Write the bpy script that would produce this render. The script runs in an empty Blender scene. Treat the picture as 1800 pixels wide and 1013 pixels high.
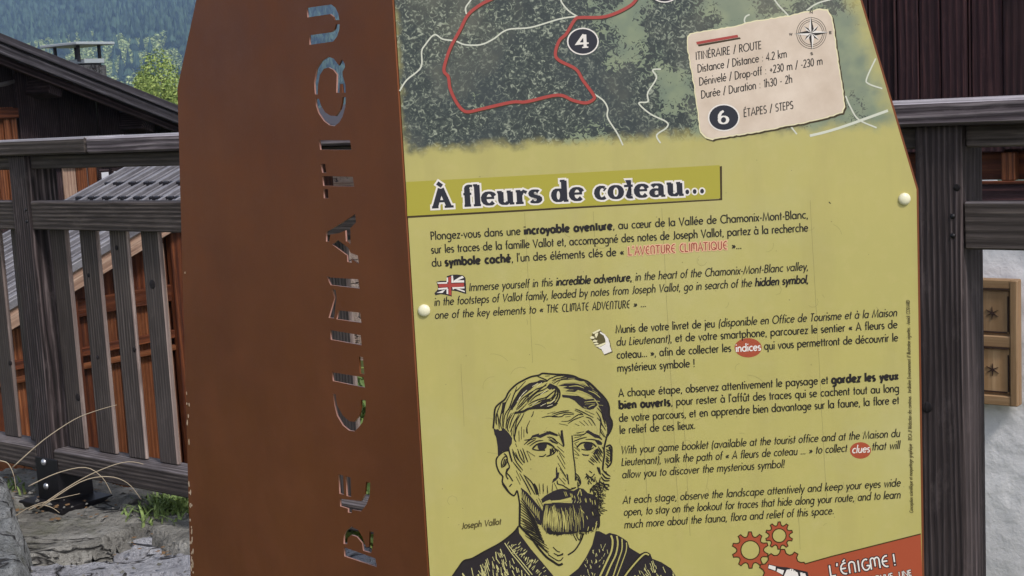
import bpy, bmesh, math, random
import numpy as np
from mathutils import Vector, Matrix
R = math.radians
random.seed(7)
rng = np.random.default_rng(7)
C = bpy.context.scene.collection
scene = bpy.context.scene

# ------------------------------------------------------------------ camera
EYE = Vector((0, 0, 1.35)); PITCH = R(-7.4); ROLL = R(-3.0); FOC = 2500.0
cam = bpy.data.cameras.new('camera'); camo = bpy.data.objects.new('camera', cam); C.objects.link(camo)
cam.sensor_width = 36; cam.lens = 36 * FOC / 1800; cam.clip_start = 0.05; cam.clip_end = 20000
CAMROT = Matrix.Rotation(R(90) + PITCH, 3, 'X') @ Matrix.Rotation(ROLL, 3, 'Z')
camo.matrix_world = Matrix.Translation(EYE) @ CAMROT.to_4x4()
scene.camera = camo

# ------------------------------------------------------------------ light
w = bpy.data.worlds.new('World'); scene.world = w; w.use_nodes = True
nt = w.node_tree; bg = nt.nodes['Background']
sky = nt.nodes.new('ShaderNodeTexSky'); sky.sky_type = 'NISHITA'; sky.sun_disc = False
SUN_EL, SUN_AZ = R(48), R(147)          # azimuth clockwise from +Y: to the right and a little behind the camera
sky.sun_elevation = SUN_EL; sky.sun_rotation = SUN_AZ; sky.dust_density = 2.0; sky.air_density = 0.8; sky.altitude = 1000
hs = nt.nodes.new('ShaderNodeHueSaturation'); hs.inputs['Saturation'].default_value = .38      # thin high cloud whitens the sky
nt.links.new(sky.outputs[0], hs.inputs['Color']); nt.links.new(hs.outputs[0], bg.inputs[0]); bg.inputs[1].default_value = 0.11
sl = bpy.data.lights.new('sun', 'SUN'); so = bpy.data.objects.new('sun', sl); C.objects.link(so)
sl.energy = 1.5; sl.angle = R(10); sl.color = (1.0, 0.95, 0.89)
sd = Vector((math.sin(SUN_AZ) * math.cos(SUN_EL), math.cos(SUN_AZ) * math.cos(SUN_EL), math.sin(SUN_EL)))
so.rotation_euler = sd.to_track_quat('Z', 'Y').to_euler()
scene.view_settings.view_transform = 'Standard'; scene.view_settings.look = 'None'
scene.view_settings.exposure = 0.86; scene.view_settings.gamma = 1.0; scene.view_settings.use_curve_mapping = False
scene.cycles.volume_bounces = 1; scene.cycles.max_bounces = 8

# ------------------------------------------------------------------ surveying helpers
def ray(px, py):
    return (CAMROT @ Vector(((px - 900) / FOC, -(py - 506.5) / FOC, -1.0))).normalized()
class Plane:                                  # a real plane: a point and a normal
    def __init__(s, p, n): s.p = Vector(p); s.n = Vector(n).normalized()
    def hit(s, px, py):
        r = ray(px, py); return EYE + r * ((s.p - EYE).dot(s.n) / r.dot(s.n))
def at(px, py, y):                            # point at ground distance y in front of the camera
    r = ray(px, py); return EYE + r * (y / r.y)
GROUND = Plane((0, 0, 0), (0, 0, 1))

# ------------------------------------------------------------------ object helpers
WORLD = {}
def place(o, parent, mw):
    if parent is not None:
        o.parent = parent; o.matrix_local = WORLD[parent.name].inverted() @ mw
    else: o.matrix_local = mw
    WORLD[o.name] = mw.copy(); return o
def thing(name, label, cat, loc=(0, 0, 0), group=None):
    o = bpy.data.objects.new(name, None); C.objects.link(o); o.empty_display_size = .1
    o['label'] = label; o['category'] = cat
    if group: o['group'] = group
    return place(o, None, Matrix.Translation(Vector(loc)))
def tag(o, label, cat, group=None):
    o['label'] = label; o['category'] = cat
    if group: o['group'] = group
    return o
def meshobj(name, verts, faces, m, parent=None, mw=None, smooth=False, world_verts=True, kind=None):
    """verts in world space; stored relative to mw (default: the parent's frame)."""
    if mw is None: mw = WORLD[parent.name] if parent is not None else Matrix.Identity(4)
    inv = mw.inverted()
    me = bpy.data.meshes.new(name)
    vs = [tuple(inv @ Vector(v)) for v in verts] if world_verts else [tuple(v) for v in verts]
    me.from_pydata(vs, [], faces)
    if m is not None: me.materials.append(m)
    if smooth: me.polygons.foreach_set('use_smooth', [True] * len(me.polygons))
    me.update()
    o = bpy.data.objects.new(name, me); C.objects.link(o); place(o, parent, mw)
    if kind: o['kind'] = kind
    return o
def frame(o, x, y, z):                        # matrix with axes x,y,z
    m = Matrix.Identity(4)
    for i, a in enumerate((x, y, z)):
        for j in range(3): m[j][i] = a[j]
    m.translation = Vector(o); return m
def beam(name, m, parent, org, ax, ay, az, lx, ly, lz, bev=0.003, jit=0.0, bottom_cut=0, end_slope=(0, 0)):
    """a timber: starts at org, runs lx along ax (the grain), ly along ay, lz along az. Local X is the grain."""
    bm = bmesh.new()
    vs = []
    for x in (0, 1):
        for y in (0, 1):
            for z in (0, 1):
                xx = x * lx + (end_slope[x] * (z - .5) * lz)
                vs.append(bm.verts.new((xx + random.uniform(-jit, jit), y * ly + random.uniform(-jit, jit), z * lz + random.uniform(-jit, jit))))
    for f in ((0, 1, 3, 2), (4, 6, 7, 5), (0, 4, 5, 1), (2, 3, 7, 6), (0, 2, 6, 4), (1, 5, 7, 3)):
        bm.faces.new([vs[i] for i in f])
    bmesh.ops.recalc_face_normals(bm, faces=bm.faces)
    if bev: bmesh.ops.bevel(bm, geom=list(bm.edges), offset=bev, segments=1, affect='EDGES')
    me = bpy.data.meshes.new(name); bm.to_mesh(me); bm.free()
    if m: me.materials.append(m)
    o = bpy.data.objects.new(name, me); C.objects.link(o)
    place(o, parent, frame(org, ax, ay, az)); return o
def tube(name, pts, radii, m, parent=None, n=6, mw=None, cap=True, smooth=True):
    vs, fs = [], []
    for i, p in enumerate(pts):
        p = Vector(p); a = Vector(pts[max(i - 1, 0)]); b = Vector(pts[min(i + 1, len(pts) - 1)])
        t = (b - a).normalized(); u = t.orthogonal().normalized(); v = t.cross(u)
        if i and abs(t.dot(Vector((0, 0, 1)))) < .99:
            u = t.cross(Vector((0, 0, 1))).normalized(); v = t.cross(u)
        elif abs(t.dot(Vector((0, 0, 1)))) < .99:
            u = t.cross(Vector((0, 0, 1))).normalized(); v = t.cross(u)
        else: u = Vector((1, 0, 0)); v = t.cross(u)
        for k in range(n):
            an = 2 * math.pi * k / n; vs.append(p + (u * math.cos(an) + v * math.sin(an)) * radii[i])
    for i in range(len(pts) - 1):
        for k in range(n):
            fs.append((i * n + k, i * n + (k + 1) % n, (i + 1) * n + (k + 1) % n, (i + 1) * n + k))
    if cap: fs += [tuple(range(n))[::-1], tuple(range(len(vs) - n, len(vs)))]
    if name is None: return vs, fs
    return meshobj(name, vs, fs, m, parent, mw, smooth)
def joined(name, chunks, m, parent=None, mw=None, smooth=False, kind=None):
    vs, fs = [], []
    for v, f in chunks:
        b = len(vs); vs += list(v); fs += [tuple(i + b for i in q) for q in f]
    return meshobj(name, vs, fs, m, parent, mw, smooth, kind=kind)
def boxchunk(o, ax, ay, az, lx, ly, lz):
    o, ax, ay, az = Vector(o), Vector(ax), Vector(ay), Vector(az)
    vs = [o + ax * (lx * a) + ay * (ly * b) + az * (lz * c) for a in (0, 1) for b in (0, 1) for c in (0, 1)]
    return vs, [(0, 1, 3, 2), (4, 6, 7, 5), (0, 4, 5, 1), (2, 3, 7, 6), (0, 2, 6, 4), (1, 5, 7, 3)]

# ------------------------------------------------------------------ materials
def s2l(c): return tuple(((v / 255) / 12.92 if v <= 10 else ((v / 255 + .055) / 1.055) ** 2.4) for v in c)
class MT:
    def __init__(s, name, rough=.7, metal=0.0, spec=.5):
        s.m = bpy.data.materials.new(name); s.m.use_nodes = True; s.t = s.m.node_tree; s.b = s.t.nodes['Principled BSDF']
        s.b.inputs['Roughness'].default_value = rough; s.b.inputs['Metallic'].default_value = metal
        s.b.inputs['Specular IOR Level'].default_value = spec
    def n(s, typ, **kw):
        x = s.t.nodes.new(typ)
        for k, v in kw.items():
            if k.startswith('i_'):
                key = k[2:]; key = int(key) if key.isdigit() else key.replace('_', ' ')
                x.inputs[key].default_value = v
            else: setattr(x, k, v)
        return x
    def l(s, a, b): s.t.links.new(a, b)
    def coord(s, kind='Object', scale=(1, 1, 1), rnd=True, mul=(37, 51, 23)):
        tc = s.n('ShaderNodeTexCoord'); mp = s.n('ShaderNodeMapping'); mp.inputs['Scale'].default_value = scale
        s.l(tc.outputs[kind], mp.inputs[0])
        if rnd:
            oi = s.n('ShaderNodeObjectInfo'); mu = s.n('ShaderNodeVectorMath', operation='MULTIPLY')
            mu.inputs[1].default_value = mul; cb = s.n('ShaderNodeCombineXYZ')
            for i in range(3): s.l(oi.outputs['Random'], cb.inputs[i])
            s.l(cb.outputs[0], mu.inputs[0]); s.l(mu.outputs[0], mp.inputs[1])
        return mp.outputs[0]
    def noise(s, vec, scale, detail=4, rough=.6, dist=0):
        x = s.n('ShaderNodeTexNoise'); s.l(vec, x.inputs['Vector']); x.inputs['Scale'].default_value = scale
        x.inputs['Detail'].default_value = detail; x.inputs['Roughness'].default_value = rough; x.inputs['Distortion'].default_value = dist
        return x.outputs['Fac']
    def ramp(s, fac, stops):
        x = s.n('ShaderNodeValToRGB'); el = x.color_ramp.elements
        while len(el) < len(stops): el.new(.5)
        for e, (p, c) in zip(el, stops): e.position = p; e.color = (*c, 1) if len(c) == 3 else c
        s.l(fac, x.inputs[0]); return x.outputs[0]
    def mix(s, a, b, f, blend='MIX'):
        x = s.n('ShaderNodeMix', data_type='RGBA', blend_type=blend)
        for sock, v in ((x.inputs[6], a), (x.inputs[7], b), (x.inputs[0], f)):
            if hasattr(v, 'is_linked'): s.l(v, sock)
            elif isinstance(v, tuple): sock.default_value = (*v, 1)
            else: sock.default_value = v
        return x.outputs[2]
    def math(s, op, a, b=None, clamp=False):
        x = s.n('ShaderNodeMath', operation=op, use_clamp=clamp)
        for i, v in enumerate((a, b)):
            if v is None: continue
            if hasattr(v, 'is_linked'): s.l(v, x.inputs[i])
            else: x.inputs[i].default_value = v
        return x.outputs[0]
    def base(s, c):
        if isinstance(c, tuple): s.b.inputs['Base Color'].default_value = (*c, 1)
        else: s.l(c, s.b.inputs['Base Color'])
        return s
    def bump(s, h, strength=.4, dist=.01):
        x = s.n('ShaderNodeBump'); x.inputs['Strength'].default_value = strength; x.inputs['Distance'].default_value = dist
        s.l(h, x.inputs['Height']); s.l(x.outputs[0], s.b.inputs['Normal']); return s
def flat(name, rgb, rough=.5, **k): return MT(name, rough, **k).base(s2l(rgb)).m
def wood(name, dark, mid, light, ringscale=22, rough=.75, bump=.5, streak=26, dist=.006, spec=.3, distort=3.2):
    t = MT(name, rough, spec=spec)
    v = t.coord('Object', (.10, 1, 1), mul=(31, .35, .2))
    wv = t.n('ShaderNodeTexWave', wave_type='RINGS', rings_direction='X'); t.l(v, wv.inputs['Vector'])
    wv.inputs['Scale'].default_value = ringscale; wv.inputs['Distortion'].default_value = distort
    wv.inputs['Detail'].default_value = 2; wv.inputs['Detail Scale'].default_value = .55; wv.inputs['Detail Roughness'].default_value = .5
    v2 = t.coord('Object', (.05, 1, 1)); n1 = t.noise(v2, streak * 4, 5, .65)
    v3 = t.coord('Object', (.6, 1, 1)); n2 = t.noise(v3, 5, 3, .6)
    c = t.ramp(wv.outputs['Fac'], [(0, s2l(dark)), (.32, s2l(mid)), (.7, s2l(mid)), (1, s2l(light))])
    c = t.mix(c, s2l(dark), t.ramp(n1, [(.42, (.75,) * 3), (.6, (0,) * 3)]))
    c = t.mix(c, s2l(light), t.ramp(n2, [(.5, (0,) * 3), (.75, (.35,) * 3)]))
    vk = t.n('ShaderNodeTexVoronoi'); t.l(t.coord('Object', (.42, 1, 1)), vk.inputs['Vector']); vk.inputs['Scale'].default_value = 5.5
    sk = t.n('ShaderNodeSeparateColor'); t.l(vk.outputs['Color'], sk.inputs[0])
    kn = t.math('MULTIPLY', t.ramp(vk.outputs['Distance'], [(.04, (.9,) * 3), (.15, (0,) * 3)]), t.math('GREATER_THAN', sk.outputs[0], .62))
    c = t.mix(c, tuple(q * .45 for q in s2l(dark)), kn)
    st = t.noise(t.coord('Object', (.25, 1, 1)), 2.6, 4, .6)
    c = t.mix(c, tuple(q * .7 for q in s2l(mid)), t.ramp(st, [(.42, (.55,) * 3), (.6, (0,) * 3)]))
    oi = t.n('ShaderNodeObjectInfo')
    w2 = t.noise(t.coord('Object', (.5, 1, 1)), 16, 6, .7); c = t.mix(c, s2l(light), t.ramp(w2, [(.56, (0,) * 3), (.7, (.3,) * 3)]))
    hv = t.n('ShaderNodeHueSaturation'); t.l(c, hv.inputs['Color']); t.l(t.math('ADD', t.math('MULTIPLY', oi.outputs['Random'], .5), .74), hv.inputs['Value'])
    t.base(hv.outputs[0])
    h = t.math('SUBTRACT', t.math('ADD', t.math('MULTIPLY', wv.outputs['Fac'], .7), t.math('MULTIPLY', n1, 1.3)), kn); t.bump(h, bump, dist); return t.m

M = {}
M['fence'] = wood('charcoal_stained_wood', (48, 41, 39), (86, 77, 74), (114, 103, 98), 26, bump=.25, distort=2.5)
M['edge'] = wood('painted_sidelight_wood', (104, 88, 84), (150, 132, 126), (182, 164, 156), 30, bump=.3)  # light from the right painted into the baluster side faces as paler wood
M['toppale'] = wood('painted_skyshine_wood', (120, 114, 118), (164, 158, 164), (196, 190, 196), 30, bump=.3, rough=.5, spec=.5)  # sky reflection on the top rail, put into the wood colour
M['topmid'] = wood('painted_skylight_wood', (72, 66, 68), (118, 110, 112), (150, 142, 144), 30, bump=.3)  # skylight on bottom and mid rail tops, painted in as lighter grey
M['fence_post'] = wood('grained_post_wood', (24, 18, 19), (66, 56, 57), (112, 100, 100), 27, bump=.35, distort=7)
M['fence_top'] = wood('weathered_rail_wood', (58, 50, 54), (94, 85, 89), (138, 128, 131), 34, bump=.4, distort=6)
M['chalet_dark'] = wood('old_dark_larch', (24, 15, 17), (54, 38, 41), (92, 76, 78), 16, bump=.5)
M['maroon'] = wood('maroon_larch', (30, 13, 18), (50, 27, 33), (84, 54, 54), 12, bump=.5, distort=6)
M['orange'] = wood('orange_larch', (80, 42, 24), (122, 71, 42), (150, 96, 62), 14, rough=.6)
M['orange_dark'] = wood('aged_orange_larch', (62, 30, 18), (98, 50, 28), (126, 72, 42), 9, rough=.6)
M['tan'] = wood('tan_varnished_wood', (146, 114, 82), (164, 132, 98), (176, 144, 110), 5, rough=.5, bump=.15)
M['fascia'] = wood('pale_fascia_wood', (120, 94, 80), (170, 140, 122), (190, 164, 146), 10, bump=.2)
M['knot'] = wood('dark_knot_wood', (22, 18, 20), (40, 34, 37), (62, 54, 57), 120, bump=.6)
M['bracket'] = flat('black_painted_steel', (30, 28, 32), .45, metal=.3)
M['bolt'] = flat('galvanised_bolt', (200, 200, 205), .35, metal=.9)
def steel_paint():
    t = MT('brown_painted_steel', .5, spec=.3)
    v = t.coord('Object', (1, 1, 1), rnd=False)
    n1 = t.noise(v, 3.2, 5, .6); n2 = t.noise(v, 420, 3, .6)
    c = t.ramp(n1, [(.3, s2l((104, 57, 33))), (.7, s2l((122, 70, 38)))])
    c = t.mix(c, s2l((124, 74, 54)), t.ramp(n2, [(.56, (0,) * 3), (.75, (.4,) * 3)]))
    n3 = t.noise(v, 38, 6, .65)
    c = t.mix(c, s2l((150, 118, 98)), t.ramp(n3, [(.74, (0,) * 3), (.78, (.4,) * 3)]))
    runs = t.noise(t.coord('Object', (14, 1.1, 1), rnd=False), 1.3, 5, .62); c = t.mix(c, s2l((84, 44, 30)), t.ramp(runs, [(.3, (.16,) * 3), (.6, (0,) * 3)]))
    bl = t.noise(v, 9, 6, .7); c = t.mix(c, s2l((136, 78, 44)), t.ramp(bl, [(.5, (0,) * 3), (.75, (.3,) * 3)]))
    t.l(t.ramp(bl, [(.3, (.38,) * 3), (.7, (.62,) * 3)]), t.b.inputs['Roughness'])
    t.base(c); t.bump(n2, .12, .0008); return t.m
M['steel'] = steel_paint()
M['cut'] = flat('worn_cut_steel_edge', (166, 122, 108), .3, metal=.1)
M['rivet'] = flat('cream_plastic_cap', (226, 220, 190), .28)
M['boardedge'] = flat('board_laminate_edge', (214, 184, 158), .5)
M['ink'] = flat('print_ink_dark', (24, 16, 14), .5)
M['ink2'] = flat('print_ink_violet_black', (34, 26, 32), .5)
M['inkgrey'] = flat('print_ink_olive_brown', (86, 76, 44), .38)
M['white'] = flat('print_white', (226, 218, 212), .38)
M['cream'] = flat('print_cream', (224, 214, 176), .38)
M['road'] = flat('print_road_white', (205, 205, 190), .38)
M['red'] = flat('print_route_red', (164, 62, 56), .38)
M['redtext'] = flat('print_text_red', (150, 62, 52), .38)
M['pinkglow'] = flat('print_pink_halo', (218, 172, 136), .38)
M['orangered'] = flat('print_banner_red', (162, 74, 48), .38)
M['navy'] = flat('print_badge_navy', (30, 30, 44), .5)
M['titlebar'] = flat('print_title_bar', (166, 156, 56), .36)
M['barink'] = flat('print_bar_shadow', (60, 44, 16), .38)
M['olive'] = flat('print_olive', (178, 168, 100), .38)
M['paleolive'] = flat('print_pale_olive', (196, 188, 128), .38)
M['scratch'] = flat('board_scratch', (140, 130, 82), .5)
def paper():
    t = MT('print_card_paper', .42); v = t.coord('Object', rnd=False)
    c = t.ramp(t.noise(v, 22, 4, .6), [(.3, s2l((198, 178, 160))), (.7, s2l((218, 200, 184)))]); t.base(c); return t.m
M['paper'] = paper()
# ================================================================== stroke lettering
def arc(cx, cy, rx, ry, a0, a1, n=None):
    n = n or max(3, int(abs(a1 - a0) / 24)); return [(cx + rx * math.cos(R(a0 + (a1 - a0) * i / n)), cy + ry * math.sin(R(a0 + (a1 - a0) * i / n))) for i in range(n + 1)]
def ln(*p): return [(p[i], p[i + 1]) for i in range(0, len(p), 2)]
O = lambda cx=.5: arc(cx, .5, .42, .44, 0, 360, 16)
AC = [ln(.42, 1.22, .66, 1.5)]                    # acute
GR = [ln(.34, 1.5, .58, 1.22)]
CI = [ln(.28, 1.22, .5, 1.48, .72, 1.22)]
G = {
 'a': (1.08, [O(), ln(.92, .96, .92, 0)]), 'b': (1.08, [O(.55), ln(.12, 1.62, .12, 0)]),
 'c': (.86, [arc(.52, .5, .42, .44, 48, 312)]), 'd': (1.08, [O(), ln(.92, 1.62, .92, 0)]),
 'e': (.98, [arc(.5, .5, .42, .44, 8, 318), ln(.08, .52, .92, .56)]), 'f': (.56, [arc(.5, 1.3, .24, .26, 80, 180) + ln(.26, 0), ln(.02, .92, .5, .92)]),
 'g': (1.08, [O(), ln(.92, .96, .92, -.2) + arc(.54, -.2, .38, .3, 0, -140)]), 'h': (.94, [ln(.12, 1.62, .12, 0), arc(.46, .58, .34, .36, 180, 0) + ln(.8, 0)]),
 'i': (.3, [ln(.15, .96, .15, 0), ln(.15, 1.3, .15, 1.48)]), 'j': (.34, [ln(.2, .96, .2, -.3) + arc(0, -.3, .2, .18, 0, -90), ln(.2, 1.3, .2, 1.48)]),
 'k': (.86, [ln(.12, 1.62, .12, 0), ln(.74, .94, .14, .42), ln(.34, .58, .8, 0)]), 'l': (.3, [ln(.15, 1.62, .15, 0)]),
 'm': (1.5, [ln(.12, .96, .12, 0), arc(.43, .6, .31, .34, 180, 0) + ln(.74, 0), arc(1.05, .6, .31, .34, 180, 0) + ln(1.36, 0)]),
 'n': (.94, [ln(.12, .96, .12, 0), arc(.46, .58, .34, .36, 180, 0) + ln(.8, 0)]), 'o': (1.0, [O()]),
 'p': (1.08, [O(.55), ln(.12, .96, .12, -.5)]), 'q': (1.08, [O(), ln(.92, .96, .92, -.5)]),
 'r': (.56, [ln(.12, .96, .12, 0), arc(.44, .6, .32, .34, 180, 70)]), 's': (.68, [arc(.33, .7, .24, .23, 40, 270) + arc(.33, .26, .25, .22, 90, -150)]),
 't': (.5, [ln(.24, 1.36, .24, 0), ln(.0, .92, .48, .92)]), 'u': (.94, [ln(.12, .96, .12, .4) + arc(.46, .4, .34, .36, 180, 360) + ln(.8, .96), ln(.8, .5, .8, 0)]),
 'v': (.82, [ln(.04, .96, .4, .04, .78, .96)]), 'w': (1.24, [ln(.04, .96, .34, .04, .62, .9, .9, .04, 1.2, .96)]),
 'x': (.8, [ln(.06, .96, .74, 0), ln(.74, .96, .06, 0)]), 'y': (.82, [ln(.04, .96, .42, .04), ln(.78, .96, .26, -.5)]), 'z': (.74, [ln(.08, .9, .66, .9, .08, .06, .68, .06)]),
 'A': (1.26, [ln(.06, 0, .62, 1.48, 1.2, 0), ln(.26, .46, .98, .46)]), 'B': (.94, [ln(.12, 0, .12, 1.44, .45, 1.44) + arc(.45, 1.1, .32, .34, 90, -90) + ln(.12, .76), ln(.45, .76) + arc(.48, .4, .36, .38, 90, -90) + ln(.12, .04)]),
 'C': (1.26, [arc(.8, .74, .7, .72, 48, 312)]), 'D': (1.2, [ln(.12, .04, .12, 1.44, .4, 1.44) + arc(.4, .74, .7, .7, 90, -90) + ln(.12, .04)]),
 'E': (.82, [ln(.72, 1.44, .12, 1.44, .12, .04, .74, .04), ln(.12, .76, .68, .76)]), 'F': (.76, [ln(.7, 1.44, .12, 1.44, .12, 0), ln(.12, .76, .64, .76)]),
 'G': (1.4, [arc(.8, .74, .7, .72, 42, 360) + ln(.9, .74)]), 'H': (1.1, [ln(.12, 0, .12, 1.48), ln(.98, 0, .98, 1.48), ln(.12, .78, .98, .78)]),
 'I': (.32, [ln(.16, 0, .16, 1.48)]), 'J': (.6, [ln(.42, 1.48, .42, .3) + arc(.2, .3, .22, .28, 0, -120)]), 'L': (.72, [ln(.12, 1.48, .12, .04, .66, .04)]),
 'M': (1.5, [ln(.08, 0, .3, 1.46, .75, .1, 1.2, 1.46, 1.42, 0)]), 'N': (1.2, [ln(.12, 0, .12, 1.46, 1.08, .02, 1.08, 1.48)]),
 'O': (1.56, [arc(.78, .74, .7, .72, 0, 360, 20)]), 'Q': (1.56, [arc(.78, .74, .7, .72, 0, 360, 20), ln(.8, .4, 1.46, -.1)]),
 'P': (.86, [ln(.12, 0, .12, 1.44, .42, 1.44) + arc(.42, 1.08, .34, .36, 90, -90) + ln(.12, .72)]),
 'R': (.92, [ln(.12, 0, .12, 1.44, .42, 1.44) + arc(.42, 1.08, .34, .36, 90, -90) + ln(.12, .72), ln(.4, .72, .84, 0)]),
 'S': (.86, [arc(.42, 1.08, .3, .36, 35, 270) + arc(.42, .38, .34, .35, 90, -150)]), 'T': (.84, [ln(.42, 0, .42, 1.44), ln(.02, 1.44, .82, 1.44)]),
 'U': (1.06, [ln(.12, 1.48, .12, .46) + arc(.53, .46, .41, .44, 180, 360) + ln(.94, 1.48)]), 'V': (1.16, [ln(.04, 1.48, .58, .02, 1.12, 1.48)]),
 'W': (1.7, [ln(.04, 1.48, .46, .02, .85, 1.4, 1.24, .02, 1.66, 1.48)]),
 '0': (.92, [arc(.46, .74, .36, .7, 0, 360, 16)]), '1': (.5, [ln(.08, 1.24, .34, 1.46, .34, 0)]), '2': (.86, [arc(.42, 1.08, .32, .36, 160, -30) + ln(.08, .05, .8, .05)]),
 '3': (.84, [arc(.4, 1.1, .3, .34, 150, -90) + arc(.4, .4, .36, .37, 90, -150)]), '4': (.92, [ln(.66, 0, .66, 1.44, .04, .42, .88, .42)]),
 '6': (.9, [arc(.45, .44, .36, .4, 0, 360, 14), ln(.68, 1.46, .12, .6)]),
 '.': (.36, [ln(.06, .13, .3, .13)]), ',': (.36, [ln(.2, .14, .1, -.22)]), "'": (.28, [ln(.16, 1.6, .1, 1.22)]), ':': (.4, [ln(.12, .1, .28, .1), ln(.12, .82, .28, .82)]),
 '-': (.56, [ln(.08, .54, .46, .54)]), '/': (.62, [ln(.04, -.1, .56, 1.6)]), '+': (.86, [ln(.1, .6, .76, .6), ln(.43, .28, .43, .94)]), '!': (.36, [ln(.17, 1.5, .17, .42), ln(.17, .0, .17, .16)]),
 '(': (.5, [arc(.62, .6, .46, 1.1, 128, 232)]), ')': (.5, [arc(-.12, .6, .46, 1.1, 52, -52)]),
 '«': (.86, [ln(.42, .8, .12, .5, .42, .2), ln(.78, .8, .48, .5, .78, .2)]), '»': (.86, [ln(.08, .8, .38, .5, .08, .2), ln(.44, .8, .74, .5, .44, .2)]),
 ' ': (.6, []), '_': (.25, []), 'î': (.4, [ln(.2, .96, .2, 0), ln(.0, 1.2, .2, 1.46, .4, 1.2)]),
}
G['é'] = (G['e'][0], G['e'][1] + AC); G['è'] = (G['e'][0], G['e'][1] + GR); G['à'] = (G['a'][0], G['a'][1] + GR); G['û'] = (G['u'][0], G['u'][1] + CI)
G['É'] = (G['E'][0], G['E'][1] + [ln(.3, 1.62, .56, 1.86)]); G['œ'] = (1.72, [O(), arc(1.28, .5, .4, .44, 8, 318), ln(.9, .52, 1.66, .54)])
DECO = dict(G)                                      # the art-nouveau capitals
DECO['E'] = (.8, [arc(.6, .74, .5, .72, 78, 282), ln(.1, .76, .66, .76)]); DECO['É'] = (.8, DECO['E'][1] + [ln(.4, 1.62, .66, 1.9)])
DECO['N'] = (.9, [ln(.12, 0, .12, 1.1) + arc(.43, 1.1, .31, .36, 180, 0) + ln(.74, 0)])
DECO['M'] = (1.16, [ln(.08, 0, .08, 1.1) + arc(.31, 1.1, .23, .36, 180, 0) + ln(.54, .3), ln(.54, 1.1) + arc(.79, 1.1, .25, .36, 180, 0) + ln(1.04, 0)])
DECO['H'] = (.94, [ln(.12, 0, .12, 1.48), ln(.8, 0, .8, 1.48), ln(.12, .9, .8, .9)])
DECO['U'] = (.9, [ln(.12, 1.48, .12, .4) + arc(.43, .4, .31, .38, 180, 360) + ln(.74, 1.48)])
DECO['C'] = (.82, [arc(.62, .74, .52, .72, 75, 285)]); DECO['A'] = (.96, [ln(.06, 0, .48, 1.48, .9, 0), ln(.2, .5, .78, .5)])
DECO['D'] = (.96, [ln(.12, .04, .12, 1.44, .3, 1.44) + arc(.3, .74, .56, .7, 90, -90) + ln(.12, .04)])
DECO['G'] = (.9, [arc(.56, .74, .42, .72, 60, 345) + ln(.6, .62)]); DECO['Q'] = (1.2, [arc(.58, .74, .5, .72, 0, 360, 20), ln(.5, .5, 1.12, .1)])
DECO['V'] = (.9, [ln(.04, 1.48, .45, .02, .86, 1.48)]); DECO['R'] = (.86, [ln(.12, 0, .12, 1.44, .36, 1.44) + arc(.36, 1.08, .32, .36, 90, -90) + ln(.12, .72), ln(.36, .72, .78, 0)])
SER = lambda x, y, w=.3: ln(x - w, y, x + w, y)      # serif
FAT = {                                             # fat-face letters of the title: broad pen, serifs
 'À': (1.42, [ln(.2, .06, .62, 1.42), ln(.66, 1.42, 1.12, .06), ln(.34, .48, .9, .48), SER(.2, .05, .22), SER(1.12, .05, .3), ln(.42, 1.86, .72, 1.6)]),
 'f': (.62, [arc(.52, 1.32, .24, .2, 60, 180) + ln(.28, .06), ln(.02, .92, .56, .92), SER(.28, .05, .22)]), 'l': (.56, [ln(.3, 1.56, .3, .05), SER(.28, .05, .24), SER(.2, 1.54, .14)]),
 'e': (1.0, [arc(.5, .5, .36, .44, 20, 320), ln(.2, .54, .84, .54)]), 'u': (1.2, [ln(.26, .94, .26, .3) + arc(.52, .3, .26, .25, 180, 320), ln(.88, .94, .88, .06), SER(.18, .94, .16), SER(.8, .94, .14), SER(.98, .05, .16)]),
 'r': (.88, [ln(.28, .94, .28, .06), SER(.2, .94, .16), SER(.28, .05, .26), ln(.34, .66, .56, .92, .76, .8)]), 's': (.86, [arc(.42, .7, .26, .22, 30, 270) + arc(.42, .27, .28, .22, 90, -160)]),
 'd': (1.16, [arc(.44, .48, .3, .42, 0, 360, 16), ln(.84, 1.56, .84, .06), SER(.74, 1.54, .16), SER(.94, .05, .16)]), 'c': (.9, [arc(.5, .5, .34, .44, 55, 310), ln(.66, .78, .74, .7)]),
 'o': (1.02, [arc(.5, .5, .36, .44, 0, 360, 18)]), 't': (.68, [ln(.3, 1.36, .3, .2) + arc(.48, .22, .18, .17, 180, 300), ln(.02, .92, .6, .92)]),
 'a': (1.08, [arc(.44, .7, .3, .22, 160, 10) + ln(.74, .06), arc(.42, .3, .28, .25, 60, 300), SER(.88, .05, .14)]), '.': (.4, [ln(.2, .0, .2, .26)]), ' ': (.62, []),
 '4': (1, [ln(.66, .04, .66, 1.4), ln(.6, 1.4, .1, .46, .92, .46), SER(.66, .04, .22)]), '6': (1, [arc(.48, .44, .3, .38, 0, 360, 16), arc(.62, .74, .44, .68, 105, 190)]),
}
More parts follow.
